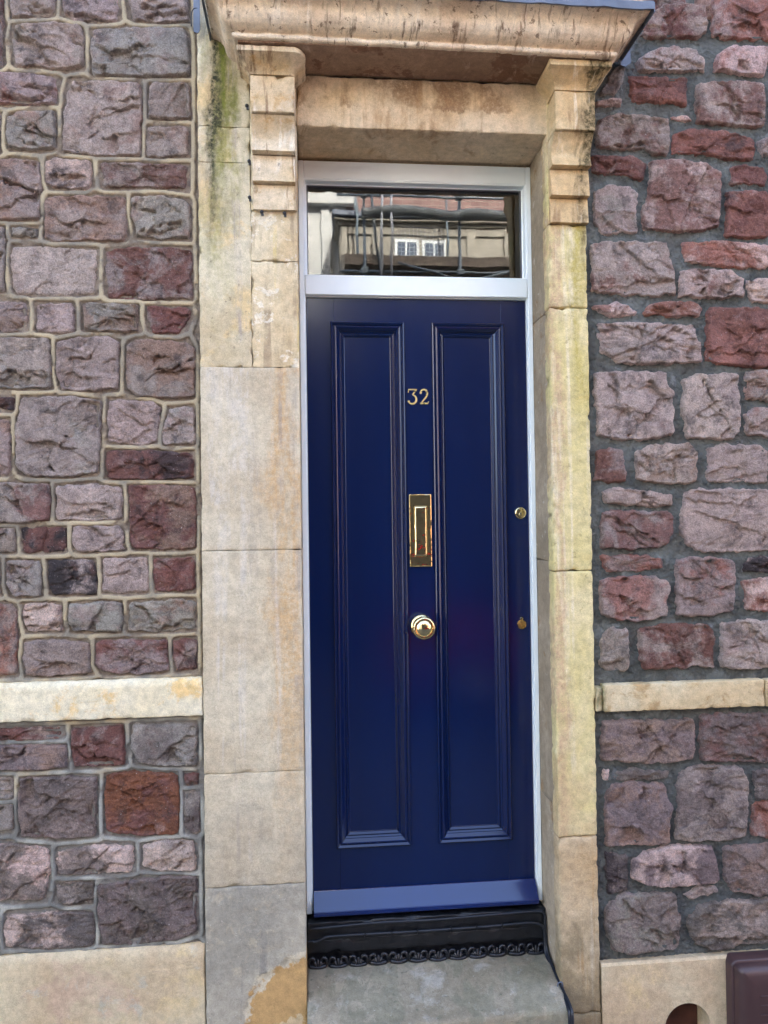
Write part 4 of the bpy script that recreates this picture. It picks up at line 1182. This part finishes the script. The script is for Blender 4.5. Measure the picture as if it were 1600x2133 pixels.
for P in (P1, P2):
    p = boxes('panel', 'door', door, [(P[0] + 0.02, P[1] - 0.02, DY + 0.0172, DY + 0.03, P[2] + 0.02, P[3] - 0.02)])
    frame_sweep('panel_moulding', 'door', p, P[0], P[1], P[2], P[3], BOL)
# weather bar
def weather_bar():
    pr = [(DY + 0.002, 0.486), (DY - 0.010, 0.4855), (DY - 0.014, 0.480), (0.146, 0.434), (0.145, 0.4315), (0.1455, 0.4195), (0.150, 0.417), (DY + 0.002, 0.417)]
    x0, x1 = -0.0075, 0.7765
    V = [(x, y, z) for x in (x0, x1) for (y, z) in pr]; n = len(pr)
    F = [(j, (j + 1) % n, n + (j + 1) % n, n + j) for j in range(n)] + [tuple(range(n))[::-1], tuple(range(n, 2 * n))]
    me = from_arrays('weather_bar', V, F, False)
    bm = bmesh.new(); bm.from_mesh(me); bmesh.ops.recalc_face_normals(bm, faces=bm.faces)
    bmesh.ops.bevel(bm, geom=list(bm.edges), offset=0.0012, segments=2, affect='EDGES'); bm.to_mesh(me); bm.free()
    return me
link('weather_bar', weather_bar(), M['door_bar'], door)
# numerals: strokes of changing width, solid brass
def stroke(pts, widths, y0, y1):
    p = [Vector((a, 0, b)) for a, b in pts]
    V = []; F = []; n = len(p)
    for i in range(n):
        t = (p[min(i + 1, n - 1)] - p[max(i - 1, 0)]).normalized()
        nn = Vector((-t.z, 0, t.x)) * widths[i] / 2
        a, b = p[i] + nn, p[i] - nn
        m_ = 0.0007
        V += [(a.x, y0, a.z), (a.x - nn.normalized().x * m_, y1, a.z - nn.normalized().z * m_), (b.x + nn.normalized().x * m_, y1, b.z + nn.normalized().z * m_), (b.x, y0, b.z)]
    for i in range(n - 1):
        for j in range(4):
            k = (j + 1) % 4
            F.append((i * 4 + j, i * 4 + k, (i + 1) * 4 + k, (i + 1) * 4 + j))
    F += [(3, 2, 1, 0), tuple((n - 1) * 4 + j for j in range(4))]
    return V, F
def numeral(name, parts, ox, oz, dots):
    V = []; F = []
    for pts, wd in parts:
        a, b = stroke([(ox + x, oz + z) for x, z in pts], wd, DY + 0.0005, DY - 0.005)
        k = len(V); V += a; F += [tuple(i + k for i in f) for f in b]
    me = from_arrays(name, V, F, False)
    bm = bmesh.new(); bm.from_mesh(me)
    for (x, z, r) in dots:
        q = bmesh.ops.create_cone(bm, cap_ends=True, segments=16, radius1=r, radius2=r * 0.85, depth=0.0056)
        for v in q['verts']:
            v.co = Vector((ox + x + v.co.x, DY - 0.0024 - v.co.z, oz + z + v.co.y))
    bmesh.ops.recalc_face_normals(bm, faces=bm.faces); bm.to_mesh(me); bm.free()
    return link(name, me, M['brass_num'], door)
def arc(cx, cz, rx, rz, a0, a1, n=16):
    return [(cx + rx * math.cos(math.radians(a)), cz + rz * math.sin(math.radians(a))) for a in np.linspace(a0, a1, n)]
H = 0.055
three = [([(0.002, 0.042), (0.003, 0.0525), (0.031, 0.0525)], [0.004, 0.005, 0.005]),
         ([(0.031, 0.0535), (0.024, 0.043), (0.0165, 0.034)], [0.006, 0.0052, 0.0045]),
         (arc(0.0155, 0.0175, 0.0150, 0.0160, 82, -150, 24), [0.004 + 0.0034 * math.sin(math.pi * k / 23) for k in range(24)])]
numeral('numeral_three', three, 0.3455, 2.177, [(0.0032, 0.0100, 0.0042)])
two = [(arc(0.0155, 0.0390, 0.0125, 0.0135, 165, -25, 20) + [(0.022, 0.0235), (0.013, 0.0135), (0.0055, 0.0035)], [0.0042 + 0.003 * min(1, k / 12) for k in range(20)] + [0.0062, 0.005, 0.0045]),
       ([(0.002, 0.003), (0.014, 0.0035), (0.029, 0.003), (0.0325, 0.010)], [0.006, 0.0066, 0.0055, 0.003])]
numeral('numeral_two', two, 0.3875, 2.177, [(0.0045, 0.0410, 0.0045)])
# letter plate
lp = boxes('letter_plate', 'brass', door, [(0.3435, 0.4235, DY - 0.006, DY + 0.001, 1.600, 1.857)], 0.0028, seg=3)
frame_sweep('plate_rim', 'brass', lp, 0.3437, 0.4233, 1.6002, 1.8568, [(0.0, DY - 0.004), (0.0008, DY - 0.0078), (0.0026, DY - 0.0082), (0.0042, DY - 0.0062)])
def flap_mesh():
    x0, x1, z0, z1 = 0.3605, 0.4075, 1.636, 1.816
    nx, nz = 12, 40
    V = []; F = []
    for i in range(nz + 1):
        for j in range(nx + 1):
            x = x0 + (x1 - x0) * j / nx; z = z0 + (z1 - z0) * i / nz
            e = min(j, nx - j, i, nz - i)
            y = DY - 0.0115 - 0.0006 * math.sin(z * 60) - 0.0012 * (1 - ((j - nx / 2) / (nx / 2)) ** 2)
            if e == 0:
                y = DY - 0.006
            V.append((x, y, z))
    for i in range(nz):
        for j in range(nx):
            a = i * (nx + 1) + j
            F.append((a, a + 1, a + nx + 2, a + nx + 1))
    me = from_arrays('flap', V, F)
    return me
link('letter_flap', flap_mesh(), M['brass'], lp)
# knob with its rose
kx, kz = 0.383, 1.391
rose = lathe('knob_rose', 'brass', door, [(0.0, 0.0), (0.0405, 0.0), (0.0405, 0.003), (0.039, 0.006), (0.034, 0.0085), (0.030, 0.009), (0.020, 0.010), (0.012, 0.012)], kx, kz, DY, 48)
lathe('door_knob', 'brass', rose, [(0.012, 0.010), (0.0125, 0.034), (0.022, 0.040), (0.033, 0.046), (0.0395, 0.054), (0.0405, 0.060), (0.0385, 0.0655), (0.034, 0.0685), (0.0315, 0.0685), (0.0305, 0.0665), (0.0285, 0.0665), (0.026, 0.0700), (0.018, 0.0735), (0.009, 0.0755), (0.0, 0.076)], kx, kz, DY, 48)
# cylinder lock
cy = lathe('cylinder_lock', 'brass', door, [(0.0, 0.0), (0.0215, 0.0), (0.0215, 0.003), (0.0195, 0.0062), (0.0175, 0.0072), (0.0165, 0.0060), (0.0, 0.0060)], 0.7465, 1.7865, DY, 40)
lathe('lock_plug', 'brass', cy, [(0.0078, 0.005), (0.0078, 0.0075), (0.0068, 0.0085), (0.0, 0.0085)], 0.7485, 1.7815, DY, 24)
boxes('key_slot', 'black', cy, [(0.7476, 0.7496, DY - 0.0088, DY - 0.0080, 1.7765, 1.7840)])
# keyhole cover hanging on its pin
es = lathe('keyhole_cover', 'brass_dull', door, [(0.0, 0.0), (0.0165, 0.0), (0.0168, 0.003), (0.0155, 0.0058), (0.010, 0.0072), (0.0, 0.0076)], 0.7448, 1.3875, DY, 32)
lathe('cover_pin', 'brass', es, [(0.0062, 0.0), (0.0062, 0.005), (0.004, 0.0085), (0.0, 0.0095)], 0.7452, 1.4085, DY, 20)

# ------------------------------------------------------------------ threshold, grille and doorstep
th = empty('threshold', (0.38, 0.15, 0.26), 'black painted threshold board above a cast iron vent grille, under the blue door', 'threshold')
block('threshold_board', 'black', th, -0.031, 0.7965, 0.142, 0.25, 0.304, 0.402, 91, r=0.004, res=0.012, chip=0.006, rough=0.0022)
block('threshold_board', 'black', th, -0.031, 0.7965, 0.1385, 0.25, 0.3, 0.345, 92, r=0.004, res=0.012, chip=0.004, rough=0.0016)
boxes('grille_backing', 'iron', th, [(-0.031, 0.7965, 0.158, 0.2, 0.255, 0.298)])
def scallop():
    bm = bmesh.new()
    W = 0.066
    def add(me):
        bm.from_mesh(me); bpy.data.meshes.remove(me)
    # two horns, a leafy crest between and a foot
    add(tube_mesh('t', spline([(-0.028, 0.134, 0.262), (-0.031, 0.131, 0.276), (-0.025, 0.129, 0.290), (-0.014, 0.130, 0.290), (-0.010, 0.131, 0.279)], 4), 0.0054, 8))
    add(tube_mesh('t', spline([(0.028, 0.134, 0.262), (0.031, 0.131, 0.276), (0.025, 0.129, 0.290), (0.014, 0.130, 0.290), (0.010, 0.131, 0.279)], 4), 0.0054, 8))
    add(tube_mesh('t', spline([(-0.026, 0.130, 0.264), (-0.013, 0.127, 0.262), (0, 0.126, 0.261), (0.013, 0.127, 0.262), (0.026, 0.130, 0.264)], 4), 0.0066, 8))
    for dx, h in ((-0.008, 0.281), (0, 0.287), (0.008, 0.281)):
        add(tube_mesh('t', spline([(dx * 0.6, 0.128, 0.262), (dx, 0.126, 0.272), (dx * 1.3, 0.131, h)], 4), 0.0050, 7))
    q = bmesh.ops.create_cube(bm, size=1.0)
    for v in q['verts']:
        v.co = Vector((v.co.x * 0.05, 0.137 + v.co.y * 0.010, 0.2665 + v.co.z * 0.012))
    me = bpy.data.meshes.new('grille_scallop'); bm.to_mesh(me); bm.free()
    me.polygons.foreach_set('use_smooth', [True] * len(me.polygons))
    return me
sm = scallop()
for k in range(12):
    o = link('grille_scallop', sm, M['iron'], th)
    o.location.x += 0.0035 + 0.0685 * k
    o.location.z += -0.001 + 0.0015 * math.sin(k * 5.1)
    o.rotation_euler.y = 0.0
    o.scale = (1.0, 1.0, 1.0)
stp = empty('doorstep', (0.38, 0, 0.1), 'worn grey stone doorstep below the black threshold', 'step')
def step_mesh():
    x0, x1 = XL1 + 0.0015, XR0 - 0.003
    nx = 90
    prof = [(0.16, 0.2575), (0.125, 0.2575)] + [(y, 0.2575 - 0.046 * ((0.125 - y) / 0.245) ** 1.3) for y in np.linspace(0.11, -0.112, 30)] + [(-0.119, 0.2085), (-0.122, 0.201), (-0.122, 0.10), (-0.122, -0.03)]
    V = []; F = []; n = len(prof)
    for i in range(nx + 1):
        t = i / nx
        x = x0 + (x1 - x0) * t
        for j, (y, z) in enumerate(prof):
            # feet have hollowed the tread, leaving two raised shoulders
            wear = math.exp(-((t - 0.5) / 0.26) ** 2) * max(0, min(1, (0.125 - y) / 0.12)) * max(0, min(1, (y + 0.15) / 0.06))
            lim = 0.25 * abs(t - 0.5) ** 0.8
            sh = 0.006 / (1 + math.exp(-(abs(t - 0.5) - (0.20 + 0.9 * max(0, 0.06 - y) )) / 0.022)) * max(0, min(1, (0.12 - y) / 0.05)) * max(0, min(1, (y + 0.125) / 0.05))
            zz = z - 0.007 * wear + sh
            V.append((x, y, zz))
    V = np.array(V)
    nz = fbm(V[:, 0], V[:, 1] * 1.0 + V[:, 2], 0.05, 4, 95) * 0.0016
    V[:, 2] += nz; V[:, 1] -= nz * 0.5
    for i in range(nx):
        for j in range(n - 1):
            F.append((i * n + j, (i + 1) * n + j, (i + 1) * n + j + 1, i * n + j + 1))
    F.append(tuple(range(n))); F.append(tuple(nx * n + j for j in range(n))[::-1])
    me = from_arrays('step_stone', V, F)
    bm = bmesh.new(); bm.from_mesh(me); bmesh.ops.recalc_face_normals(bm, faces=bm.faces); bm.to_mesh(me); bm.free()
    me.polygons.foreach_set('use_smooth', [True] * len(me.polygons))
    return me
link('step_stone', step_mesh(), M['step'], stp)

# ------------------------------------------------------------------ cables
cab = empty('cable', (0.79, 0.13, 0.37), 'pair of black cables clipped under the door and hanging down over the step', 'cable')
pathA = [(-0.015, 0.128, 0.348), (-0.002, 0.127, 0.346), (0.02, 0.128, 0.354), (0.05, 0.131, 0.359), (0.2, 0.132, 0.3585), (0.3, 0.132, 0.3575), (0.45, 0.132, 0.358), (0.6, 0.132, 0.359), (0.70, 0.132, 0.362), (0.755, 0.130, 0.361), (0.783, 0.126, 0.348), (0.788, 0.124, 0.31), (0.786, 0.113, 0.27), (0.787, 0.075, 0.253), (0.788, 0.0, 0.237), (0.790, -0.06, 0.226), (0.789, -0.105, 0.217), (0.787, -0.128, 0.200), (0.786, -0.131, 0.12), (0.786, -0.131, 0.0)]
tube('cable_strand', 'cable', cab, spline(pathA, 8), 0.0050, 8)
pathB = [(-0.02, 0.136, 0.385), (0.2, 0.138, 0.392), (0.4, 0.138, 0.390), (0.6, 0.137, 0.395), (0.75, 0.136, 0.398), (0.788, 0.132, 0.392), (0.791, 0.128, 0.35), (0.791, 0.118, 0.285), (0.791, 0.08, 0.262), (0.7915, 0.005, 0.246), (0.7945, -0.055, 0.232), (0.7965, -0.108, 0.221), (0.7955, -0.131, 0.199), (0.795, -0.134, 0.12), (0.795, -0.134, 0.0)]
tube('cable_strand', 'cable', cab, spline(pathB, 8), 0.0050, 8)
tie = [(0.782, -0.03, 0.232), (0.783, -0.03, 0.246), (0.795, -0.03, 0.249), (0.799, -0.03, 0.238), (0.795, -0.03, 0.230)]
tube('cable_tie', 'lead', cab, spline(tie + [tie[0]], 5), 0.0022, 6)
for x in (0.165, 0.255, 0.345, 0.46, 0.55, 0.64):
    bm = bmesh.new()
    r = bmesh.ops.create_cube(bm, size=1.0)
    for v in r['verts']:
        v.co = Vector((x + v.co.x * 0.004, 0.129 + v.co.y * 0.014, 0.358 + v.co.z * 0.013))
    me = bpy.data.meshes.new('clip'); bm.to_mesh(me); bm.free()
    link('cable_clip', me, M['black'], cab)
tube('flashing_wire', 'cable', cab, spline([(-0.338, -0.05, 3.395), (-0.352, -0.052, 3.392), (-0.360, -0.05, 3.375), (-0.361, -0.045, 3.34)], 6), 0.0018, 6)

# ------------------------------------------------------------------ meter box
mb = empty('meter_box', (1.55, -0.08, 0.0), 'scuffed brown plastic meter box against the plinth, bottom right', 'meter box')
def rounded_loops(name, x0, x1, z0, z1, rad, loops, parent):
    """rounded rectangle built up in loops of (inset, y), closed at the last loop"""
    V = []; F = []; ns = 8
    for (ins, y) in loops:
        r = max(rad - ins, 0.004)
        for (cx, cz, a0) in ((x1 - ins - r, z1 - ins - r, 0), (x0 + ins + r, z1 - ins - r, 90), (x0 + ins + r, z0 + ins + r, 180), (x1 - ins - r, z0 + ins + r, 270)):
            for k in range(ns + 1):
                a = math.radians(a0 + 90 * k / ns)
                V.append((cx + r * math.cos(a), y, cz + r * math.sin(a)))
    n = 4 * (ns + 1)
    for i in range(len(loops) - 1):
        for j in range(n):
            k = (j + 1) % n
            F.append((i * n + j, i * n + k, (i + 1) * n + k, (i + 1) * n + j))
    F.append(tuple((len(loops) - 1) * n + j for j in range(n)))
    me = from_arrays(name, V, F)
    bm = bmesh.new(); bm.from_mesh(me); bmesh.ops.recalc_face_normals(bm, faces=bm.faces); bm.to_mesh(me); bm.free()
    me.polygons.foreach_set('use_smooth', [True] * len(me.polygons))
    me.polygons[len(me.polygons) - 1].use_smooth = False
    me.set_sharp_from_angle(angle=math.radians(40))
    return link(name, me, M['meter'], parent)
rounded_loops('box_back', 1.357, 1.80, 0.0, 0.302, 0.024, [(0, -0.02), (0, -0.062), (0.0015, -0.066), (0.004, -0.068), (0.010, -0.068)], mb)
rounded_loops('lid', 1.3605, 1.7965, 0.003, 0.2985, 0.022, [(0.004, -0.06), (0.004, -0.074), (0.006, -0.086), (0.012, -0.098), (0.020, -0.104), (0.030, -0.107), (0.05, -0.109), (0.1, -0.110)], mb)
boxes('lid_rib', 'meter', mb, [(1.43, 1.76, -0.1135, -0.108, 0.205 - 0.030 * k, 0.2085 - 0.030 * k) for k in range(6)], 0.001)

# ------------------------------------------------------------------ street, and what the glass and brass reflect
M['paving'] = plain('paving_stone', (92, 89, 84), 0.85, 0, 0.25, 7, 0.4)
M['asphalt'] = plain('asphalt', (74, 74, 76), 0.9, 0, 0.25, 12, 0.6)
boxes('pavement', 'paving', None, [(-30, 30, -2.35, 0.0, -0.3, -0.004)], kind='structure')
boxes('pavement', 'paving', None, [(-30, 30, -9.2, -7.4, -0.3, -0.004)], kind='structure')
boxes('kerb', 'paving', None, [(-30, 30, -2.5, -2.352, -0.3, 0.0)], 0.01, kind='structure')
boxes('kerb', 'paving', None, [(-30, 30, -7.398, -7.25, -0.3, 0.0)], 0.01, kind='structure')
boxes('ground', 'asphalt', None, [(-200, 200, -200, 200, -0.4, -0.12)], kind='structure')
M['render_cream'] = plain('cream_render', (184, 186, 182), 0.85, 0, 0.06, 4, 0.1)
M['bay'] = plain('bay_bath_stone', (150, 146, 134), 0.85, 0, 0.15, 6, 0.1)
M['pane'] = plain('far_window_glass', (96, 110, 126), 0.08, 0, 0.1)
M['steel'] = plain('galvanised_tube', (120, 132, 136), 0.45, 0.5, 0.15, 20)
M['sheet'] = plain('grey_sheeting', (120, 128, 126), 0.6, 0, 0.3, 6)
M['wire'] = plain('bright_mesh', (200, 205, 205), 0.5, 0.2, 0.05)
def far_rubble():
    m = Mat('far_rubble_wall')
    br = m.t.nodes.new('ShaderNodeTexBrick')
    mp = m.t.nodes.new('ShaderNodeMapping')
    mp.inputs['Rotation'].default_value = (math.radians(90), 0, 0)
    m.t.links.new(m.pos, mp.inputs[0]); m.t.links.new(mp.outputs[0], br.inputs['Vector'])
    br.inputs['Scale'].default_value = 3.2
    br.inputs['Color1'].default_value = (*lin((116, 88, 84)), 1); br.inputs['Color2'].default_value = (*lin((140, 112, 106)), 1); br.inputs['Mortar'].default_value = (*lin((150, 142, 132)), 1)
    c = m.mix(m.step(m.noise(5, 4), 0.3, 0.7, 0, 0.4), br.outputs['Color'], lin((110, 84, 80)))
    return m.done(c, 0.9)
M['far_rubble'] = far_rubble()
YO = -9.0
hw = empty('terraced_house', (3.5, YO, 0), 'rubble house with a stone bay opposite, mirrored in the fanlight', 'house')
boxes('wall', 'far_rubble', hw, [(0.60, 12, YO - 0.4, YO, -0.1, 7.3)])
boxes('bay', 'bay', hw, [(0.45, 3.6, YO + 0.001, YO + 0.8, -0.1, 6.12)])
boxes('bay_cornice', 'bay', hw, [(0.42, 3.63, YO + 0.002, YO + 0.86, 6.12, 6.17), (0.39, 3.66, YO + 0.002, YO + 0.92, 6.171, 6.21)], 0.01)
boxes('bay_roof', 'lead', hw, [(0.36, 3.7, YO + 0.002, YO + 0.96, 6.212, 6.30)], 0.02)
boxes('bay_pilaster', 'bay', hw, [(x, x + 0.12, YO + 0.8, YO + 0.84, -0.1, 6.118) for x in (0.47, 0.95, 2.35, 2.9, 3.46)] + [(0.46, 3.6, YO + 0.8, YO + 0.83, 6.0, 6.119)], 0.01)
for x in (1.25, 1.66):
    wf = boxes('window', 'white', hw, [(x, x + 0.36, YO + 0.79, YO + 0.82, 4.4, 5.95)])
    boxes('pane', 'pane', wf, [(x + 0.04, x + 0.165, YO + 0.815, YO + 0.825, 4.45, 5.9), (x + 0.195, x + 0.32, YO + 0.815, YO + 0.825, 4.45, 5.9)])
for x in (5.0, 7.0, 9.0):
    wf = boxes('window', 'white', hw, [(x, x + 1.0, YO - 0.01, YO + 0.05, 4.6, 6.4)])
    boxes('pane', 'pane', wf, [(x + 0.08, x + 0.46, YO + 0.04, YO + 0.06, 4.7, 6.3), (x + 0.54, x + 0.92, YO + 0.04, YO + 0.06, 4.7, 6.3)])
hb = empty('light_blocker', (2, -7.2, 0), 'added dark screen opposite, dimming the door reflections and the bounce light', 'light_blocker')  # added out of view to darken the door reflections and cut bounce light
M['blocker'] = plain('dark_light_blocker', (40, 42, 46), 0.8, 0, 0.15, 3)
for k in range(5):
    boxes('panel', 'blocker', hb, [(-1.6 + 1.22 * k, -1.6 + 1.22 * k + 1.215, -7.24, -7.22, -0.1, 4.4)])
hc = empty('rendered_house', (-3, YO, 0), 'cream rendered house opposite, mirrored at the left of the fanlight', 'house')
boxes('wall', 'render_cream', hc, [(-12, 0.598, YO - 0.4, YO + 0.02, -0.1, 7.3)])
boxes('cornice', 'render_cream', hc, [(-12, 0.78, YO + 0.021, YO + 0.16, 6.72, 7.1)], 0.02)
boxes('corner_pilaster', 'render_cream', hc, [(0.2, 0.34, YO + 0.021, YO + 0.07, -0.1, 6.7)], 0.01)
for x in (-1.6, -4.2, -7.0):
    wf = boxes('window', 'white', hc, [(x, x + 1.0, YO + 0.0, YO + 0.06, 4.4, 6.2)])
    boxes('pane', 'pane', wf, [(x + 0.08, x + 0.92, YO + 0.05, YO + 0.07, 4.5, 6.1)])
sf = empty('scaffold', (2.0, -7.6, 0), 'steel tube scaffold against the house opposite, mirrored in the fanlight', 'scaffold')
for x in (0.76, 2.08, 3.9):
    tube('standard', 'steel', sf, [(x, -7.4, 0), (x, -7.4, 7.0)], 0.021, 10)
    tube('standard', 'steel', sf, [(x - 0.06, -8.0, 0), (x - 0.06, -8.0, 7.0)], 0.018, 10)
for z in (5.02, 6.25):
    tube('ledger', 'steel', sf, [(0.4, -7.43, z), (4.4, -7.43, z)], 0.018, 10)
tube('brace', 'steel', sf, [(1.2, -7.36, 5.32), (2.7, -7.36, 4.9)], 0.018, 10)
tube('brace', 'steel', sf, [(0.84, -7.36, 6.4), (0.98, -7.36, 5.2)], 0.018, 10)
boxes('scaffold_board', 'timber', sf, [(0.5, 4.4, -7.98 + 0.2 * k, -7.80 + 0.2 * k, 5.29, 5.335) for k in range(3)] + [(0.5, 4.4, -7.44, -7.41, 5.34, 5.43)])
for x in (0.98, 1.10):
    tube('guard_pole', 'wire', sf, [(x, -7.30, 5.0), (x + 0.03, -7.30, 6.6)], 0.018, 8)
tube('ledger', 'steel', sf, [(0.4, -7.40, 5.19), (4.4, -7.40, 5.22)], 0.02, 8)
tube('brace', 'steel', sf, [(1.9, -7.36, 5.0), (3.3, -7.36, 5.34)], 0.02, 8)
for x in (0.76, 2.08):
    for z in (5.02, 5.20, 5.97, 6.25):
        boxes('coupler', 'steel', sf, [(x - 0.045, x + 0.045, -7.46, -7.35, z - 0.04, z + 0.04)], 0.012)
sr = link('sheeting_roll', tube_mesh('sheeting_roll', spline([(0.72, -7.34, 5.97), (1.3, -7.34, 6.02), (1.9, -7.34, 5.96), (2.4, -7.34, 5.99), (3.6, -7.34, 5.88)], 8), 0.07, 14), M['sheet'], sf)
g = []
for k in range(13):
    x = 1.16 + k * 0.056
    g.append((x, x + 0.007, -7.50, -7.494, 5.40, 5.86))
for k in range(9):
    z = 5.40 + k * 0.056
    g.append((1.16, 1.84, -7.493, -7.487, z, z + 0.007))
boxes('mesh_guard', 'wire', sf, g)
# red car parked behind the viewpoint
M['red'] = plain('red_car_paint', (150, 12, 20), 0.18, 0, 0.02)
M['tyre'] = plain('tyre_rubber', (24, 24, 26), 0.8)
M['alloy'] = plain('alloy_rim', (150, 152, 156), 0.3, 0.8, 0.05)
M['carglass'] = plain('car_glass', (18, 22, 26), 0.05, 0, 0.02)
M['lampred'] = plain('lamp_lens', (200, 205, 210), 0.1, 0, 0.02)
car = empty('parked_car', (2.0, -4.9, -0.12), 'small red hatchback parked in the street, mirrored in the brass and the door', 'car')
def loft(stations, name):
    V = []; F = []; n = len(stations[0])
    for s in stations:
        V += s
    for i in range(len(stations) - 1):
        for j in range(n):
            k = (j + 1) % n
            F.append((i * n + j, i * n + k, (i + 1) * n + k, (i + 1) * n + j))
    F.append(tuple(range(n))); F.append(tuple((len(stations) - 1) * n + j for j in range(n)))
    me = from_arrays(name, V, F)
    bm = bmesh.new(); bm.from_mesh(me); bmesh.ops.recalc_face_normals(bm, faces=bm.faces); bm.to_mesh(me); bm.free()
    me.polygons.foreach_set('use_smooth', [True] * len(me.polygons))
    return me
def sect(x, zb, zm, zt, hw_, ht, n=10):
    """closed section: half width hw_ at mid height zm, ht at the top"""
    pts = []
    half = [(hw_ * 0.86, zb), (hw_ * 0.97, zb + 0.06), (hw_, zm - 0.12), (hw_ * 0.985, zm), (hw_ * 0.95, zt - 0.06), (ht, zt - 0.015), (ht * 0.6, zt + 0.01)]
    for y, z in half:
        pts.append((x, -5.0 + y, z - 0.12))
    for y, z in reversed(half):
        pts.append((x, -5.0 - y, z - 0.12))
    return pts
hull = [sect(0.0, 0.30, 0.55, 0.70, 0.62, 0.50), sect(0.06, 0.22, 0.60, 0.82, 0.74, 0.62), sect(0.35, 0.18, 0.66, 0.92, 0.82, 0.68), sect(1.15, 0.18, 0.72, 1.00, 0.86, 0.72), sect(2.6, 0.18, 0.74, 1.02, 0.87, 0.73), sect(3.5, 0.18, 0.76, 1.02, 0.85, 0.70), sect(3.85, 0.22, 0.76, 0.98, 0.80, 0.66), sect(3.95, 0.32, 0.72, 0.90, 0.72, 0.60)]
link('body', loft(hull, 'body'), M['red'], car)
def cabin(x, z0, z1, w0, w1):
    return [(x, -5.0 + w0, z0 - 0.12), (x, -5.0 + w1, z1 - 0.03 - 0.12), (x, -5.0 + w1 * 0.8, z1 - 0.12), (x, -5.0 - w1 * 0.8, z1 - 0.12), (x, -5.0 - w1, z1 - 0.03 - 0.12), (x, -5.0 - w0, z0 - 0.12)]
link('windows', loft([cabin(0.95, 0.97, 1.0, 0.76, 0.74), cabin(1.75, 0.98, 1.42, 0.78, 0.60), cabin(2.4, 0.98, 1.47, 0.78, 0.62), cabin(3.3, 0.98, 1.42, 0.76, 0.60), cabin(3.75, 0.97, 1.02, 0.72, 0.66)], 'windows'), M['carglass'], car)
def roofc(x, z, w_):
    return [(x, -5.0 + w_, z - 0.02 - 0.12), (x, -5.0 + w_ * 0.7, z + 0.012 - 0.12), (x, -5.0 - w_ * 0.7, z + 0.012 - 0.12), (x, -5.0 - w_, z - 0.02 - 0.12)]
link('roof', loft([roofc(1.72, 1.42, 0.61), roofc(2.4, 1.475, 0.63), roofc(3.35, 1.42, 0.61)], 'roof'), M['red'], car)
for x in (0.72, 3.2):
    for s in (-1, 1):
        wb = tube('wheel', 'tyre', car, [(x, -5.0 + s * 0.70, 0.18), (x, -5.0 + s * 0.885, 0.18)], 0.30, 28)
        tube('rim', 'alloy', wb, [(x, -5.0 + s * 0.80, 0.18), (x, -5.0 + s * 0.893, 0.18)], 0.19, 20)
for s in (-1, 1):
    boxes('headlight', 'lampred', car, [(0.02, 0.2, -5.0 + s * 0.58 - 0.12, -5.0 + s * 0.58 + 0.12, 0.48, 0.60)], 0.03)
    boxes('mirror', 'red', car, [(1.35, 1.5, -5.0 + s * 0.93 - 0.09, -5.0 + s * 0.93 + 0.09, 0.86, 0.99)], 0.03)
car.location.x += 0.75

for o in list(bpy.data.objects):
    if '_o' in o:
        del o['_o']
